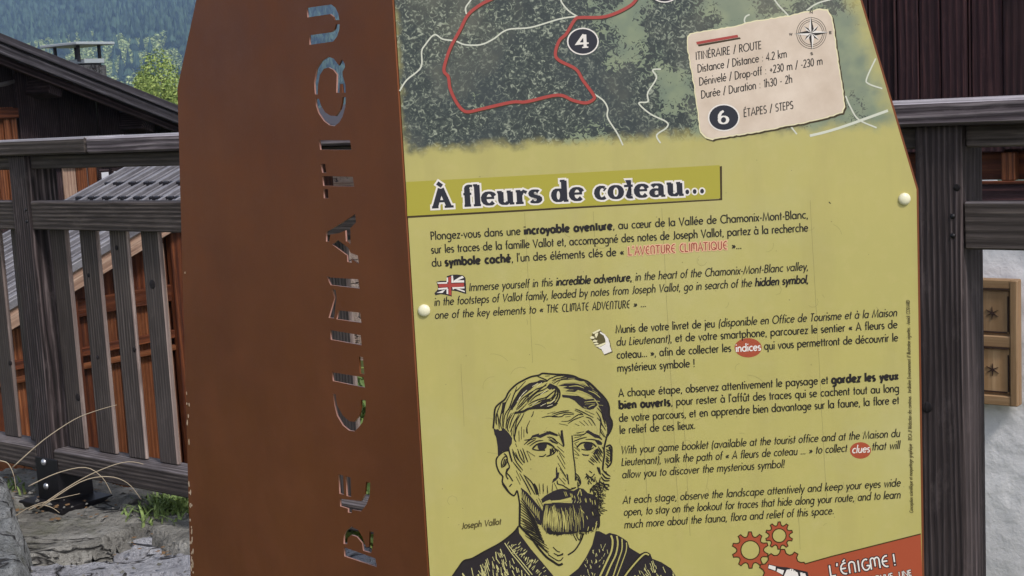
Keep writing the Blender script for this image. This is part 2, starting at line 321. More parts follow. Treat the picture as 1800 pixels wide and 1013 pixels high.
def ribbon_chunk(pts, wd, P, lay, nib=None, caps=0.0):
    """pts in sheet coordinates, wd width (number or per point), P maps (x,y,layer) to the real sheet."""
    n = len(pts); cl = n > 3 and math.dist(pts[0], pts[-1]) < 1e-6
    if caps and not cl:
        def ext(a, b):
            d = math.dist(a, b) or 1; return (a[0] + (a[0] - b[0]) / d * caps, a[1] + (a[1] - b[1]) / d * caps)
        pts = [ext(pts[0], pts[1])] + list(pts[1:-1]) + [ext(pts[-1], pts[-2])]
    vs = []
    for i, p in enumerate(pts):
        a = pts[i - 1] if i else (pts[-2] if cl else pts[0]); b = pts[i + 1] if i < n - 1 else (pts[1] if cl else pts[-1])
        def nv(u, v):
            dx, dy = v[0] - u[0], v[1] - u[1]; L = math.hypot(dx, dy)
            return None if L < 1e-9 else (-dy / L, dx / L)
        n1, n2 = nv(a, p), nv(p, b); n1 = n1 or n2 or (0, 1); n2 = n2 or n1
        mx, my = n1[0] + n2[0], n1[1] + n2[1]; L = math.hypot(mx, my)
        if L < .3: mx, my, L, k = n2[0], n2[1], 1, 1
        else: k = min(2.0, 2 / (L)) if L > 0 else 1
        mx, my = mx / L, my / L
        W = (wd[i] if hasattr(wd, '__len__') else wd)
        if nib: W = nib[0] + (nib[1] - nib[0]) * abs(mx) ** 1.3
        h = W / 2 * (k if L else 1)
        vs += [P(p[0] + mx * h, p[1] + my * h, lay), P(p[0] - mx * h, p[1] - my * h, lay)]
    return vs, [(2 * i, 2 * i + 1, 2 * i + 3, 2 * i + 2) for i in range(n - 1)]
def smooth(pts, k=5, closed=False):
    if len(pts) < 3: return list(pts)
    P_ = [pts[-2] if closed else pts[0]] + list(pts) + [pts[1] if closed else pts[-1]]; out = []
    for i in range(1, len(P_) - 2):
        p0, p1, p2, p3 = P_[i - 1:i + 3]
        for j in range(k):
            t = j / k; out.append(tuple(.5 * (2 * p1[a] + (p2[a] - p0[a]) * t + (2 * p0[a] - 5 * p1[a] + 4 * p2[a] - p3[a]) * t * t + (3 * p1[a] - p0[a] - 3 * p2[a] + p3[a]) * t ** 3) for a in (0, 1)))
    out.append(tuple(pts[-1])); return out

# ================================================================== the sign
AR = at(711, 345, 1.75)                              # the arris between the two faces
SB = Vector((math.cos(R(2)), math.sin(R(2)), 0)); NB = Vector((math.sin(R(2)), -math.cos(R(2)), 0))
LF = Vector((-math.sin(R(43.6)), math.cos(R(43.6)), 0)); NL = Vector((-LF.y, LF.x, 0)); NL = NL if NL.y < 0 else -NL
BOARD = Plane(AR, NB); LEFT = Plane(AR, NL)
SIGN = thing('info_sign', 'tall folded brown steel sign with cut-out letters and olive board of map, text and portrait', 'sign', (AR.x, AR.y, 0))
def PB(px, py, lay=0): return BOARD.hit(px, py) + NB * (.00012 * lay + .00005)
def up(v, z): return Vector((v.x, v.y, z))
def prism(name, outline, off, m, parent, holes=(), bev=0):
    """outline (world pts on one vertical plane) thickened by vector off; holes cut right through."""
    o0 = Vector(outline[0]); nn = Vector(off).normalized(); ux = Vector((0, 0, 1)).cross(nn).normalized(); uz = Vector((0, 0, 1))
    cu = bpy.data.curves.new(name, 'CURVE'); cu.dimensions = '2D'; cu.fill_mode = 'BOTH'; cu.extrude = Vector(off).length / 2
    for loop in [outline] + list(holes):
        sp = cu.splines.new('POLY'); sp.points.add(len(loop) - 1); sp.use_cyclic_u = True
        for q, v in zip(sp.points, loop):
            d = Vector(v) - o0; q.co = (d.dot(ux), d.dot(uz), 0, 1)
    tmp = bpy.data.objects.new('tmp', cu); C.objects.link(tmp)
    me = bpy.data.meshes.new_from_object(tmp.evaluated_get(bpy.context.evaluated_depsgraph_get()))
    bpy.data.objects.remove(tmp); bpy.data.curves.remove(cu)
    me.name = name; me.materials.clear()
    for x in (m if isinstance(m, (list, tuple)) else [m]): me.materials.append(x)
    if isinstance(m, (list, tuple)):
        for p in me.polygons:
            if abs(p.normal.z) < .5:
                c = p.center
                p.material_index = 1
    o = bpy.data.objects.new(name, me); C.objects.link(o)
    # curve local x,y -> ux,uz ; local z -> off direction
    return place(o, parent, frame(o0 + Vector(off) / 2, ux, uz, ux.cross(uz)))

# ---- left steel face with the cut letters (openings traced in tile coordinates of the survey)
def tl(ox, oy, k, *p): return [(ox + p[i] / k, oy + p[i + 1] / k) for i in range(0, len(p), 2)]
K = 8.4417
ZB = LEFT.hit(735, 1013).z
HOLES = [
 tl(530, 0, K, 75, 118, 440, 66, 500, 112, 545, 200, 562, 300, 488, 302, 470, 250, 425, 210, 88, 262),
 tl(530, 0, K, 512, 362, 566, 364, 560, 440, 530, 540, 470, 618, 118, 668, 116, 524, 440, 478, 490, 440),
 tl(530, 110, K, 200, 475, 185, 300, 225, 90, 300, -25, 400, -85, 480, -55, 555, 45, 600, -50, 640, 20, 645, 70, 608, 140, 612, 200, 650, 330, 655, 450, 610, 450, 598, 320, 570, 320, 562, 450, 515, 450, 522, 180, 470, 110, 400, 75, 330, 95, 270, 190, 245, 340, 240, 475),
 tl(530, 110, K, 210, 540, 258, 540, 290, 640, 350, 740, 430, 790, 510, 795, 575, 700, 600, 600, 610, 512, 658, 514, 650, 660, 610, 800, 560, 890, 490, 945, 410, 930, 330, 870, 250, 750, 215, 640),
 tl(540, 230, 7.79, 160, 130, 585, 130, 605, 262, 178, 262),
 tl(540, 230, 7.79, 185, 455, 245, 455, 262, 575, 205, 575), tl(540, 230, 7.79, 205, 620, 625, 632, 643, 762, 218, 756), tl(540, 230, 7.79, 222, 800, 285, 800, 290, 925, 228, 925),
 tl(550, 360, K, 195, 405, 460, 250, 628, 138, 640, 262, 555, 350, 560, 590, 490, 545, 480, 385, 380, 425, 260, 440, 240, 548, 195, 548),
 tl(550, 360, K, 280, 590, 370, 525, 490, 615, 525, 640, 560, 715, 665, 755, 685, 885, 575, 810, 575, 860, 510, 848, 508, 755),
 tl(550, 470, 7.79, 185, 115, 235, 140, 620, 165, 640, 292, 240, 244), tl(550, 470, 7.79, 262, 300, 310, 310, 325, 420, 290, 698, 215, 692, 295, 420),
 tl(550, 470, 7.79, 350, 590, 645, 622, 665, 762, 322, 712), tl(550, 470, 7.79, 235, 860, 655, 930, 668, 1068, 245, 992),
 tl(560, 590, K, 598, 315, 658, 322, 680, 575, 612, 565), tl(560, 590, K, 200, 545, 665, 620, 690, 775, 212, 675),
 tl(560, 680, 10.133, 255, 125, 300, 130, 330, 330, 430, 510, 545, 615, 640, 625, 720, 520, 752, 380, 758, 235, 838, 240, 838, 460, 780, 640, 700, 740, 640, 795, 540, 780, 430, 690, 330, 520, 285, 345),
 tl(570, 820, 5.246, 130, 75, 175, 85, 182, 262, 140, 252), tl(570, 820, 5.246, 196, 92, 242, 102, 248, 282, 206, 272),
 tl(570, 820, 5.246, 145, 298, 340, 320, 372, 260, 385, 145, 424, 152, 418, 270, 390, 350, 340, 415, 255, 400, 255, 430, 218, 425, 218, 390, 146, 368),
 tl(570, 820, 5.246, 178, 715, 180, 640, 205, 590, 250, 555, 310, 585, 350, 650, 385, 745, 412, 745, 416, 600, 456, 606, 448, 738, 432, 800, 358, 778, 350, 710, 300, 650, 250, 632, 215, 660, 212, 718),
 tl(570, 820, 5.246, 180, 745, 470, 848, 485, 930, 185, 830),
]
def w3(loop, plane, lift=0): return [plane.hit(x, y) for x, y in loop]
holes3 = [w3(h, LEFT) for h in HOLES]
# the word goes on above and below the frame: E on top, U R U below (same letter cells moved along the face)
def shift(h, dz, flip=False): return [Vector((v.x, v.y, v.z + dz)) for v in h]
zof = lambda y: LEFT.hit(600, y).z
dE = zof(-60) - zof(865)
for i in (17, 18, 19): holes3.append(shift(holes3[i], dE))
dU = zof(1050) - zof(45)
for i in (0, 1): holes3.append(shift(holes3[i], dU))
for i, k in ((5, 0), (6, 0), (7, 0)): holes3.append(shift(holes3[i], zof(1120) - zof(320)))
lo = [LEFT.hit(312, 155), LEFT.hit(345, 0), LEFT.hit(392, -220)]
mid_top = up(AR, LEFT.hit(672, -300).z)
_q = LEFT.hit(335, 1013); left_outline = [lo[0] + (_q - lo[0]) * ((lo[0].z - .02) / (lo[0].z - _q.z)), lo[0], lo[1], lo[2], up(lo[2] + (AR - lo[2]) * .25, mid_top.z), mid_top, up(AR, .02)]
left_outline = [Vector(v) for v in left_outline]
side = prism('steel_side_plate', left_outline, NL * -.0025, [M['steel'], M['cut']], SIGN, holes3)
# outer rim of that plate is painted, only the letter edges are bare
for p in side.data.polygons:
    if p.material_index == 1:
        wp = WORLD[side.name] @ p.center; s = (wp - AR).dot(LF)
        if s < .12 or s > .36 or wp.z > 1.62 or wp.z < .5: p.material_index = 0
# ---- right steel face behind the board, and the board
bt = [BOARD.hit(1512, 0), BOARD.hit(1611, 333)]
sl_top = BOARD.hit(1512 - 89, -300)
def off_s(v, d): return v + SB * d
steel_r = [up(AR, .02), up(AR, mid_top.z), up(sl_top, mid_top.z) + SB * .004, bt[0] + SB * .0045, bt[1] + SB * .0045, up(bt[1] + SB * .0045, .02)]
steel_r = [v - NB * .0062 for v in steel_r]
prism('steel_front_plate', steel_r, NB * -.004, M['steel'], SIGN)
br_x = BOARD.hit(1620.6, 1013)
bl = AR + SB * .0026
board_outline = [up(bl, .42), up(bl, mid_top.z - .01), up(sl_top, mid_top.z - .01), bt[0], bt[1], up(br_x, .42)]
BTH = .006
def board_print():
    t = MT('printed_board_laminate', .38, spec=.5)
    tc = t.n('ShaderNodeTexCoord'); v = tc.outputs['Object']
    sx = t.n('ShaderNodeSeparateXYZ'); t.l(v, sx.inputs[0]); X, Y = t.math('MULTIPLY', sx.outputs[0], -1.0), sx.outputs[1]
    n_lo = t.noise(v, 7, 4, .55); n_fi = t.noise(v, 60, 4, .6)
    base = t.ramp(n_lo, [(.3, s2l((182, 171, 102))), (.7, s2l((174, 165, 98)))])
    base = t.mix(base, s2l((190, 176, 116)), t.ramp(n_fi, [(.5, (0,) * 3), (.8, (.35,) * 3)]))
    dr = t.noise(t.coord('Object', (9, 1.2, 1), rnd=False), 2.0, 5, .6); base = t.mix(base, s2l((158, 144, 92)), t.ramp(dr, [(.36, (.22,) * 3), (.52, (0,) * 3)]))
    # aerial map: conifer forest, clearings to the right
    nz = t.n('ShaderNodeTexNoise'); t.l(v, nz.inputs['Vector']); nz.inputs['Scale'].default_value = 150; nz.inputs['Detail'].default_value = 4; nz.inputs['Distortion'].default_value = 1.6; nz.inputs['Roughness'].default_value = .6
    f1 = nz.outputs['Fac']
    forest = t.ramp(f1, [(.3, s2l((40, 46, 48))), (.47, s2l((46, 54, 54))), (.56, s2l((78, 86, 78))), (.64, s2l((150, 155, 138)))])
    forest = t.mix(forest, s2l((52, 60, 64)), t.ramp(t.noise(v, 14, 3, .5), [(.46, (0,) * 3), (.6, (.55,) * 3)]))
    gl = t.noise(v, 13, 3, .55)
    gx = t.math('ADD', gl, t.math('MULTIPLY', t.math('SUBTRACT', X, BX(1130)), .75))
    clear = t.ramp(t.math('ADD', gx, t.math('MULTIPLY', t.math('SUBTRACT', f1, .5), .55)), [(.57, (0,) * 3), (.585, (1,) * 3)])
    sage = t.ramp(t.noise(v, 40, 2, .5), [(.4, s2l((112, 124, 106))), (.6, s2l((128, 138, 112)))])
    mp = t.mix(forest, sage, clear)
    # feathered edge of the printed map
    def ss(val, a, b):
        m = t.n('ShaderNodeMapRange', interpolation_type='SMOOTHSTEP'); t.l(val, m.inputs[0]); m.inputs[1].default_value = a; m.inputs[2].default_value = b; return m.outputs[0]
    wob = t.math('MULTIPLY', t.math('SUBTRACT', t.noise(v, 40, 3, .6), .5), .03)
    Yw = t.math('ADD', Y, wob); Xw = t.math('ADD', X, wob)
    lowline = t.math('SUBTRACT', Yw, t.math('MULTIPLY', X, .0))
    m1 = ss(lowline, BY(262), BY(236)); m2 = ss(Xw, BX(694), BX(724)); 
    diag = t.math('ADD', Xw, t.math('MULTIPLY', Y, .34))
    m3 = ss(diag, .34 * BY(180) + BX(1580), .34 * BY(180) + BX(1525))
    mask = t.math('MULTIPLY', t.math('MULTIPLY', m1, m2), m3)
    c = t.mix(base, mp, mask)
    du = t.noise(v, 3.5, 6, .65); c = t.mix(c, s2l((206, 198, 160)), t.ramp(du, [(.5, (0,) * 3), (.75, (.22,) * 3)]))
    t.l(t.ramp(du, [(.3, (.26,) * 3), (.7, (.5,) * 3)]), t.b.inputs['Roughness'])
    t.base(c); t.bump(t.noise(v, 300, 2, .5), .03, .0005)
    t.b.inputs['Coat Weight'].default_value = .15; t.b.inputs['Coat Roughness'].default_value = .3
    return t.m
# board-local survey coordinates: x along the board (towards its right), y up, both from the board's origin
_o0 = board_outline[0] + NB * (BTH * -.0)
UXB = Vector((0, 0, 1)).cross(NB).normalized()
def BX(px): return (BOARD.hit(px, 300) - board_outline[0]).dot(UXB)
def BY(py): return (BOARD.hit(1000, py) - board_outline[0]).z
BRD = prism('board', board_outline, NB * -BTH, [board_print(), M['boardedge']], SIGN)

class Ink:                                          # collects flat print and links it as one sub-part
    def __init__(s): s.c = {}; s.k = 0
    def add(s, m, ch): s.c.setdefault(m, []).append(ch)
    def lift(s, lay): s.k += 1; return lay + (s.k % 9) * .03
    def line(s, m, pts, wd, lay=2, nib=None, caps=0): s.add(m, ribbon_chunk(pts, wd, PB, s.lift(lay), nib, caps))
    def poly(s, m, pts, lay=1):
        l = s.lift(lay); v3 = [PB(x, y, l) for x, y in pts]
        from mathutils.geometry import tessellate_polygon
        tr = tessellate_polygon([[Vector((x, y, 0)) for x, y in pts]])
        s.add(m, (v3, [tuple(t) for t in tr]))
    def done(s, name, parent=None, label=None):
        vs, fs, mi, mats = [], [], [], []
        for m, chs in s.c.items():
            mats.append(M[m])
            for v, f in chs:
                b = len(vs); vs += list(v); fs += [tuple(i + b for i in q) for q in f]; mi += [len(mats) - 1] * len(f)
        o = meshobj(name, vs, fs, mats[0], parent or BRD)
        for m in mats[1:]: o.data.materials.append(m)
        o.data.polygons.foreach_set('material_index', mi)
        if label: o['label'] = label
        if name in ('surface_scratches', 'paint_chips'): o['kind'] = 'stuff'
STY = {'r': ('ink', .2, 0, G), 'b': ('ink', .40, 0, G), 'i': ('ink', .18, .2, G), 'n': ('ink', .27, .2, G), 'd': ('redtext', .17, 0, DECO), 'di': ('ink', .17, .12, DECO),
       'w': ('white', .24, 0, G), 'wi': ('white', .2, .2, G), 'c': ('ink', .17, 0, G)}
def text(ink, segs, p0, p1, xh, lay=3, upd=None, off=(0, 0), wmul=1.0, mat=None, fatten=0, justify=True):
    tot = sum(STY[s][3].get(c, G[' '])[0] + .1 * 1 + (.12 if s == 'b' else 0) for t_, s in segs for c in t_)
    x0, y0 = p0; x1, y1 = p1; L = math.dist(p0, p1); ex, ey = (x1 - x0) / L, (y1 - y0) / L
    sx = L / tot
    u = 0
    for t_, s in segs:
        m, wd, sl_, font = STY[s]; m = mat or m
        for c in t_:
            adv, strokes = font.get(c, G[' '])
            bx, by = x0 + ex * u * sx, y0 + ey * u * sx
            if upd: ux_, uy_ = upd
            else: q = (.098 - bx / 19370); ux_, uy_ = -q, -1.0
            for st in strokes:
                pts = [(bx + ex * (gx + .04 + sl_ * gy) * sx + ux_ * gy * xh + off[0], by + ey * (gx + .04 + sl_ * gy) * sx + uy_ * gy * xh + off[1]) for gx, gy in st]
                ink.line(m, pts, max(.9, wd * xh * wmul) + fatten, lay, caps=fatten / 2)
            u += adv + .1 + (.12 if s == 'b' else 0)
def fat(ink, string, p0, p1, xh, mat, lay, nib, fatten=0, off=(0, 0), gap=.02):
    tot = sum(FAT[c][0] + gap for c in string); L = math.dist(p0, p1); ex, ey = (p1[0] - p0[0]) / L, (p1[1] - p0[1]) / L; sx = L / tot; u = 0
    for c in string:
        adv, strokes = FAT[c]; bx, by = p0[0] + ex * u * sx, p0[1] + ey * u * sx; q = (.098 - bx / 19370)
        for st in strokes:
            pts = [(bx + ex * gx * sx - q * gy * xh + off[0], by + ey * gx * sx - gy * xh + off[1]) for gx, gy in st]
            ink.line(mat, pts, 1, lay, nib=(nib[0] * xh + fatten, nib[1] * xh + fatten), caps=fatten / 2)
        u += adv + gap
# ---- text blocks -------------------------------------------------------
I = Ink()
text(I, [('Plongez-vous dans une ', 'r'), ('incroyable aventure', 'b'), (', au cœur de la Vallée de Chamonix-Mont-Blanc,', 'r')], (757, 422), (1421, 384), 9.6)
text(I, [('sur les traces de la famille Vallot et, accompagné des notes de Joseph Vallot, partez à la recherche', 'r')], (758, 446), (1421, 407), 9.6)
text(I, [('du ', 'r'), ('symbole caché', 'b'), (", l'un des éléments clés de « ", 'r')], (759, 469), (1103, 449), 9.6)
text(I, [(' »...', 'r')], (1281, 439), (1304, 438), 9.6)
I.done('french_introduction_text')
I = Ink()
text(I, [("L'AVENTURE CLIMATIQUE", 'd')], (1104, 449), (1279, 438), 9.6, 2.2, mat='pinkglow', fatten=3.4)
text(I, [("L'AVENTURE CLIMATIQUE", 'd')], (1104, 449), (1279, 438), 9.6, 3)
I.done('red_adventure_lettering')
I = Ink()
text(I, [('Immerse yourself in this ', 'i'), ('incredible adventure,', 'n'), (' in the heart of the Chamonix-Mont-Blanc valley,', 'i')], (824, 512), (1421, 475), 9.4)
text(I, [('in the footsteps of Vallot family, leaded by notes from Joseph Vallot, go in search of the ', 'i'), ('hidden symbol,', 'n')], (763, 538), (1421, 498), 9.4)
text(I, [('one of the key elements to « ', 'i'), ('THE CLIMATE ADVENTURE', 'di'), (' » ...', 'i')], (764, 561), (1136, 540), 9.4)
I.done('english_introduction_text')
I = Ink()
text(I, [('Munis de votre livret de jeu ', 'r'), ('(disponible en Office de Tourisme et à la Maison', 'i')], (1082, 586), (1577, 556), 9.4)
text(I, [('du Lieutenant)', 'i'), (', et de votre smartphone, parcourez le sentier « A fleurs de', 'r')], (1083, 608), (1578, 577), 9.4)
text(I, [('coteau... », afin de collecter les ', 'r')], (1084, 631), (1291, 618), 9.4)
text(I, [('qui vous permettront de découvrir le', 'r')], (1343, 615), (1579, 600), 9.4)
text(I, [('mystérieux symbole !', 'r')], (1085, 654), (1222, 645), 9.4)
text(I, [('A chaque étape, observez attentivement le paysage et ', 'r'), ('gardez les yeux', 'b')], (1087, 698), (1580, 667), 9.4)
text(I, [('bien ouverts', 'b'), (", pour rester à l'affût des traces qui se cachent tout au long", 'r')], (1088, 719), (1581, 689), 9.4)
text(I, [('de votre parcours, et en apprendre bien davantage sur la faune, la flore et', 'r')], (1088, 742), (1581, 710), 9.4)
text(I, [('le relief de ces lieux.', 'r')], (1089, 763), (1223, 754), 9.4)
I.done('french_instruction_text')
I = Ink()
text(I, [('With your game booklet (available at the tourist office and at the Maison du', 'i')], (1091, 798), (1582, 768), 9.2)
text(I, [('Lieutenant), walk the path of « A fleurs de coteau ... » to collect ', 'i')], (1092, 819), (1494, 794), 9.2)
text(I, [('that will', 'i')], (1532, 792), (1582, 789), 9.2)
text(I, [('allow you to discover the mysterious symbol!', 'i')], (1093, 841), (1379, 822), 9.2)
text(I, [('At each stage, observe the landscape attentively and ', 'i'), ('keep your eyes wide', 'i')], (1094, 886), (1583, 855), 9.2)
text(I, [('open, to stay on the lookout for traces that hide along your route, and to learn', 'i')], (1096, 907), (1583, 876), 9.2)
text(I, [('much more about the fauna, flora and relief of this space.', 'i')], (1097, 929), (1466, 904), 9.2)
I.done('english_instruction_text')
def ell(cx, cy, rx, ry, n=28, rot=0):
    return [(cx + rx * math.cos(a) * math.cos(rot) - ry * math.sin(a) * math.sin(rot), cy + rx * math.cos(a) * math.sin(rot) + ry * math.sin(a) * math.cos(rot)) for a in (2 * math.pi * i / n for i in range(n))]
for nm, cx, cy, rx, ry, wd_, a, b in (('red_indices_disc', 1315, 611.5, 24, 17, 'indices', (1293, 619), (1338, 616)), ('red_clues_disc', 1512.5, 792, 18.5, 14.5, 'clues', (1497, 797), (1529, 795))):
    I = Ink(); I.poly('orangered', ell(cx, cy, rx, ry), 1); text(I, [(wd_, 'w' if wd_ == 'indices' else 'wi')], a, b, 8.8, 3); I.done(nm)
I = Ink()                                           # tiny credits running up the right edge
text(I, [('Conception scientifique et maquettage graphique : TECA // Rédaction des contenus : Jardinière Environnement // Illustration vignettes : Annick COSNARD', 'i')], (1605, 902), (1599, 528), 4.2, upd=(-1, -.02), mat='inkgrey')
I.done('credits_text')
I = Ink(); text(I, [('Joseph Vallot', 'n')], (811, 930), (881, 922), 7.2, mat='inkgrey', wmul=.9); I.done('portrait_caption')
# ---- title bar ---------------------------------------------------------
I = Ink()
I.poly('barink', [(1264, 293), (1269, 292), (1269.5, 352), (716, 383.5), (715.5, 380), (1264, 350)], 1)
I.poly('titlebar', [(714, 320), (1265, 290.5), (1266, 349), (716, 380)], 2)
T0, T1 = (760, 366), (1238, 341)
for mt, lay, ft, of in (('white', 3.2, 6.4, (0, 0)), ('navy', 4, 0, (0, 0))):
    fat(I, 'À fleurs de coteau', T0, (1204, 343.5), 23.5, mt, lay, (.17, .43), ft, of)
    for dx in (1208, 1221, 1234): I.poly(mt, ell(dx, 337.5 - (dx - 1208) * .05, 3.4 + ft / 2.4, 4.2 + ft / 2.4, 12), lay)
I.done('title_banner')
# ---- map roads, route, badges, card ------------------------------------
MP = lambda *p: tl(690, 0, 3.618, *p); MQ = lambda *p: tl(1100, 0, 3.494, *p)
for pts in (MP(45, 580, 90, 510, 180, 430, 185, 330, 205, 290, 265, 222, 320, 250, 400, 262, 460, 285, 560, 285, 640, 250, 730, 190, 880, 175, 1060, 122, 1170, 105),
            MP(470, 90, 465, 50, 495, 5, 505, -20), MP(1070, -15, 1075, 15, 1120, 70, 1175, 105), MP(1285, 600, 1340, 640, 1368, 690, 1368, 750, 1430, 850, 1465, 925),
            MQ(215, 425, 165, 432, 188, 480, 135, 570, 135, 625, 80, 635, 150, 700, 250, 750, 250, 785, 190, 830, 213, 880), MQ(905, -15, 935, 30, 1000, 100, 1050, 180),
            MQ(1110, 65, 1180, 20, 1290, -10), MQ(760, 90, 735, 105, 730, 135, 760, 160, 850, 150, 900, 110), MQ(1535, 360, 1480, 480, 1490, 515, 1575, 545), MQ(1350, 590, 1380, 660, 1430, 735, 1540, 785), MQ(1000, 760, 1050, 825)):
    I = Ink(); I.line('road', smooth(pts), 2.6, 2); I.done('map_road')
I = Ink(); I.line('road', smooth(MQ(1130, 835, 1300, 790, 1610, 680)), 4.6, 1.6); I.done('map_road')
I = Ink()
rt = smooth(MP(640, -10, 560, 30, 480, 95, 430, 190, 370, 300, 335, 400, 328, 455, 355, 490, 365, 560, 400, 640, 440, 695, 480, 712, 560, 695, 760, 650, 850, 648, 1050, 605, 1150, 640, 1230, 655, 1280, 630, 1275, 600, 1210, 510, 1165, 440, 1060, 385, 1035, 340, 1060, 260, 1105, 215, 1160, 125, 1200, 112, 1330, 110, 1430, 80, 1520, 30, 1560, -20))
I.line('barink', [(x + .8, y + 1.2) for x, y in rt], 6.2, 2.6); I.line('red', rt, 5.4, 3.2)
I.done('map_route')
for cx, cy, n_, s_ in ((1024.5, 73, '4', 1), (1272, 207, '6', 1), (1168, -19, '6', 0)):
    I = Ink(); I.poly('white', ell(cx, cy, 28, 24), 4.6 if n_ == '4' else 7); I.poly('navy', ell(cx, cy, 25.5, 21.8), 5 if n_ == '4' else 7.6)
    if s_: fat(I, n_, (cx - 12, cy + 12), (cx + 13, cy + 10.5), 16.5, 'white', 6 if n_ == '4' else 8.2, (.14, .34))
    I.done('map_badge')
I = Ink()
card = MQ(395, 205, 480, 190, 640, 165, 800, 125, 1000, 95, 1110, 70, 1190, 55, 1240, 60, 1262, 90, 1275, 150, 1290, 260, 1310, 400, 1335, 560, 1345, 660, 1330, 695, 1200, 735, 1000, 775, 800, 815, 640, 840, 530, 860, 490, 850, 455, 815, 440, 700, 415, 520, 390, 380, 372, 260, 375, 225)
rr = random.Random(3); cc = []
for i in range(len(card)):
    a, b = card[i], card[(i + 1) % len(card)]; n_ = max(1, int(math.dist(a, b) / 5))
    for j in range(n_): t_ = j / n_; cc.append((a[0] + (b[0] - a[0]) * t_ + rr.uniform(-.8, .8), a[1] + (b[1] - a[1]) * t_ + rr.uniform(-.8, .8)))
I.poly('barink', [(x + 2.6, y + 2.4) for x, y in cc], 4); I.poly('cream', cc, 4.6)
gx_, gy_ = sum(p[0] for p in cc) / len(cc), sum(p[1] for p in cc) / len(cc)
I.poly('paper', [(gx_ + (x - gx_) * .985, gy_ + (y - gy_) * .98) for x, y in cc], 5.2)
I.poly('barink', MQ(440, 275, 700, 230, 706, 240, 448, 287), 5.8); I.poly('red', MQ(432, 258, 686, 214, 690, 230, 436, 274), 6.4)
C1 = lambda x, y: (1100 + x / 3.494, y / 3.494)
for seg, a, b in (([('ITINÉRAIRE / ROUTE', 'c')], C1(428, 370), C1(835, 300)), ([('Distance / Distance : 4.2 km', 'c')], C1(440, 447), C1(990, 353)),
                  ([('Dénivelé / Drop-off : +230 m / -230 m', 'c')], C1(450, 527), C1(1210, 397)), ([('Durée / Duration : 1h30 - 2h', 'c')], C1(462, 607), C1(1024, 508)), ([('ÉTAPES / STEPS', 'c')], C1(723, 720), C1(1030, 668))):
    text(I, seg, a, b, 9.4, 6, wmul=1.05)
I.done('map_route_card')
I = Ink(); cx, cy = 1426, 58.5                      # compass rose
for r_ in (26.5, 23, 20): I.line('ink', ell(cx, cy, r_ * .98, r_ * 1.03, 32) + [ell(cx, cy, r_ * .98, r_ * 1.03, 32)[0]], .9, 6)
for i in range(8):
    a = math.pi / 4 * i - .04; L_ = 30 if i % 2 == 0 else 18; wd_ = 4.4 if i % 2 == 0 else 3.6; b = a + .55
    tip = (cx + L_ * math.sin(a), cy - L_ * math.cos(a)); k1 = (cx + wd_ * 1.9 * math.sin(b), cy - wd_ * 1.9 * math.cos(b)); k2 = (cx + wd_ * 1.9 * math.sin(2 * a - b), cy - wd_ * 1.9 * math.cos(2 * a - b))
    I.poly('ink', [tip, k1, (cx, cy)], 7.4 if i % 2 == 0 else 6.6); I.poly('white', [tip, (cx, cy), k2], 7.2 if i % 2 == 0 else 6.4)
for ch, x, y in (('N', 1423, 24), ('E', 1457, 60), ('S', 1424, 97), ('W', 1387, 63)):
    text(I, [(ch, 'b')], (x, y), (x + 6, y - .4), 3, 7)
I.done('compass_rose')
# ---- little flag and hand --------------------------------------------
FL = lambda *p: tl(750, 470, 16.89, *p); I = Ink()
I.poly('ink2', FL(290, 430, 420, 400, 580, 405, 600, 265, 720, 225, 900, 215, 1080, 240, 1150, 310, 1165, 500, 1175, 795, 1060, 760, 900, 710, 745, 690, 745, 870, 560, 820, 420, 800, 260, 835, 230, 770, 340, 650, 330, 560), 1)
for q in (FL(310, 450, 610, 440, 610, 485, 330, 490), FL(340, 620, 620, 600, 620, 650, 350, 668), FL(590, 310, 630, 300, 640, 440, 590, 440), FL(735, 250, 780, 245, 800, 460, 735, 460), FL(590, 640, 640, 640, 640, 800, 590, 785),
          FL(800, 400, 960, 300, 1060, 255, 1110, 310, 920, 385, 1110, 385, 1115, 450, 800, 455), FL(760, 590, 1120, 575, 1125, 625, 820, 640, 780, 670), FL(870, 650, 960, 640, 1130, 700, 1130, 740), FL(290, 760, 470, 690, 560, 660, 470, 760)):
    I.poly('white', q, 2.4)
for q in (FL(350, 500, 1105, 465, 1105, 580, 360, 600), FL(640, 295, 722, 270, 735, 840, 650, 810)): I.poly('red', q, 3.4)
I.done('small_flag')
HN = lambda *p: tl(1020, 560, 12.66, *p); I = Ink()
I.poly('inkgrey', [(x + 1, y + 1.2) for x, y in HN(260, 320, 430, 235, 470, 290, 600, 400, 650, 500, 670, 620, 710, 740, 530, 810, 460, 690, 380, 650, 320, 600, 270, 500, 215, 430)], .6)
I.poly('white', HN(440, 290, 540, 350, 620, 440, 655, 560, 660, 620, 700, 730, 530, 800, 470, 680, 390, 650, 440, 640, 560, 570, 560, 480, 520, 380, 440, 330), 1.6)
for q in (HN(262, 318, 425, 236, 455, 262, 300, 345), HN(215, 420, 250, 390, 320, 410, 310, 450, 230, 450), HN(270, 500, 320, 470, 380, 490, 370, 520, 290, 520), HN(300, 550, 370, 530, 410, 560, 390, 575, 310, 575),
          HN(330, 605, 400, 590, 560, 530, 570, 560, 420, 640, 340, 620), HN(325, 340, 400, 310, 385, 380, 350, 440, 325, 380)): I.poly('cream', q, 2.4)
I.done('writing_hand_icon')
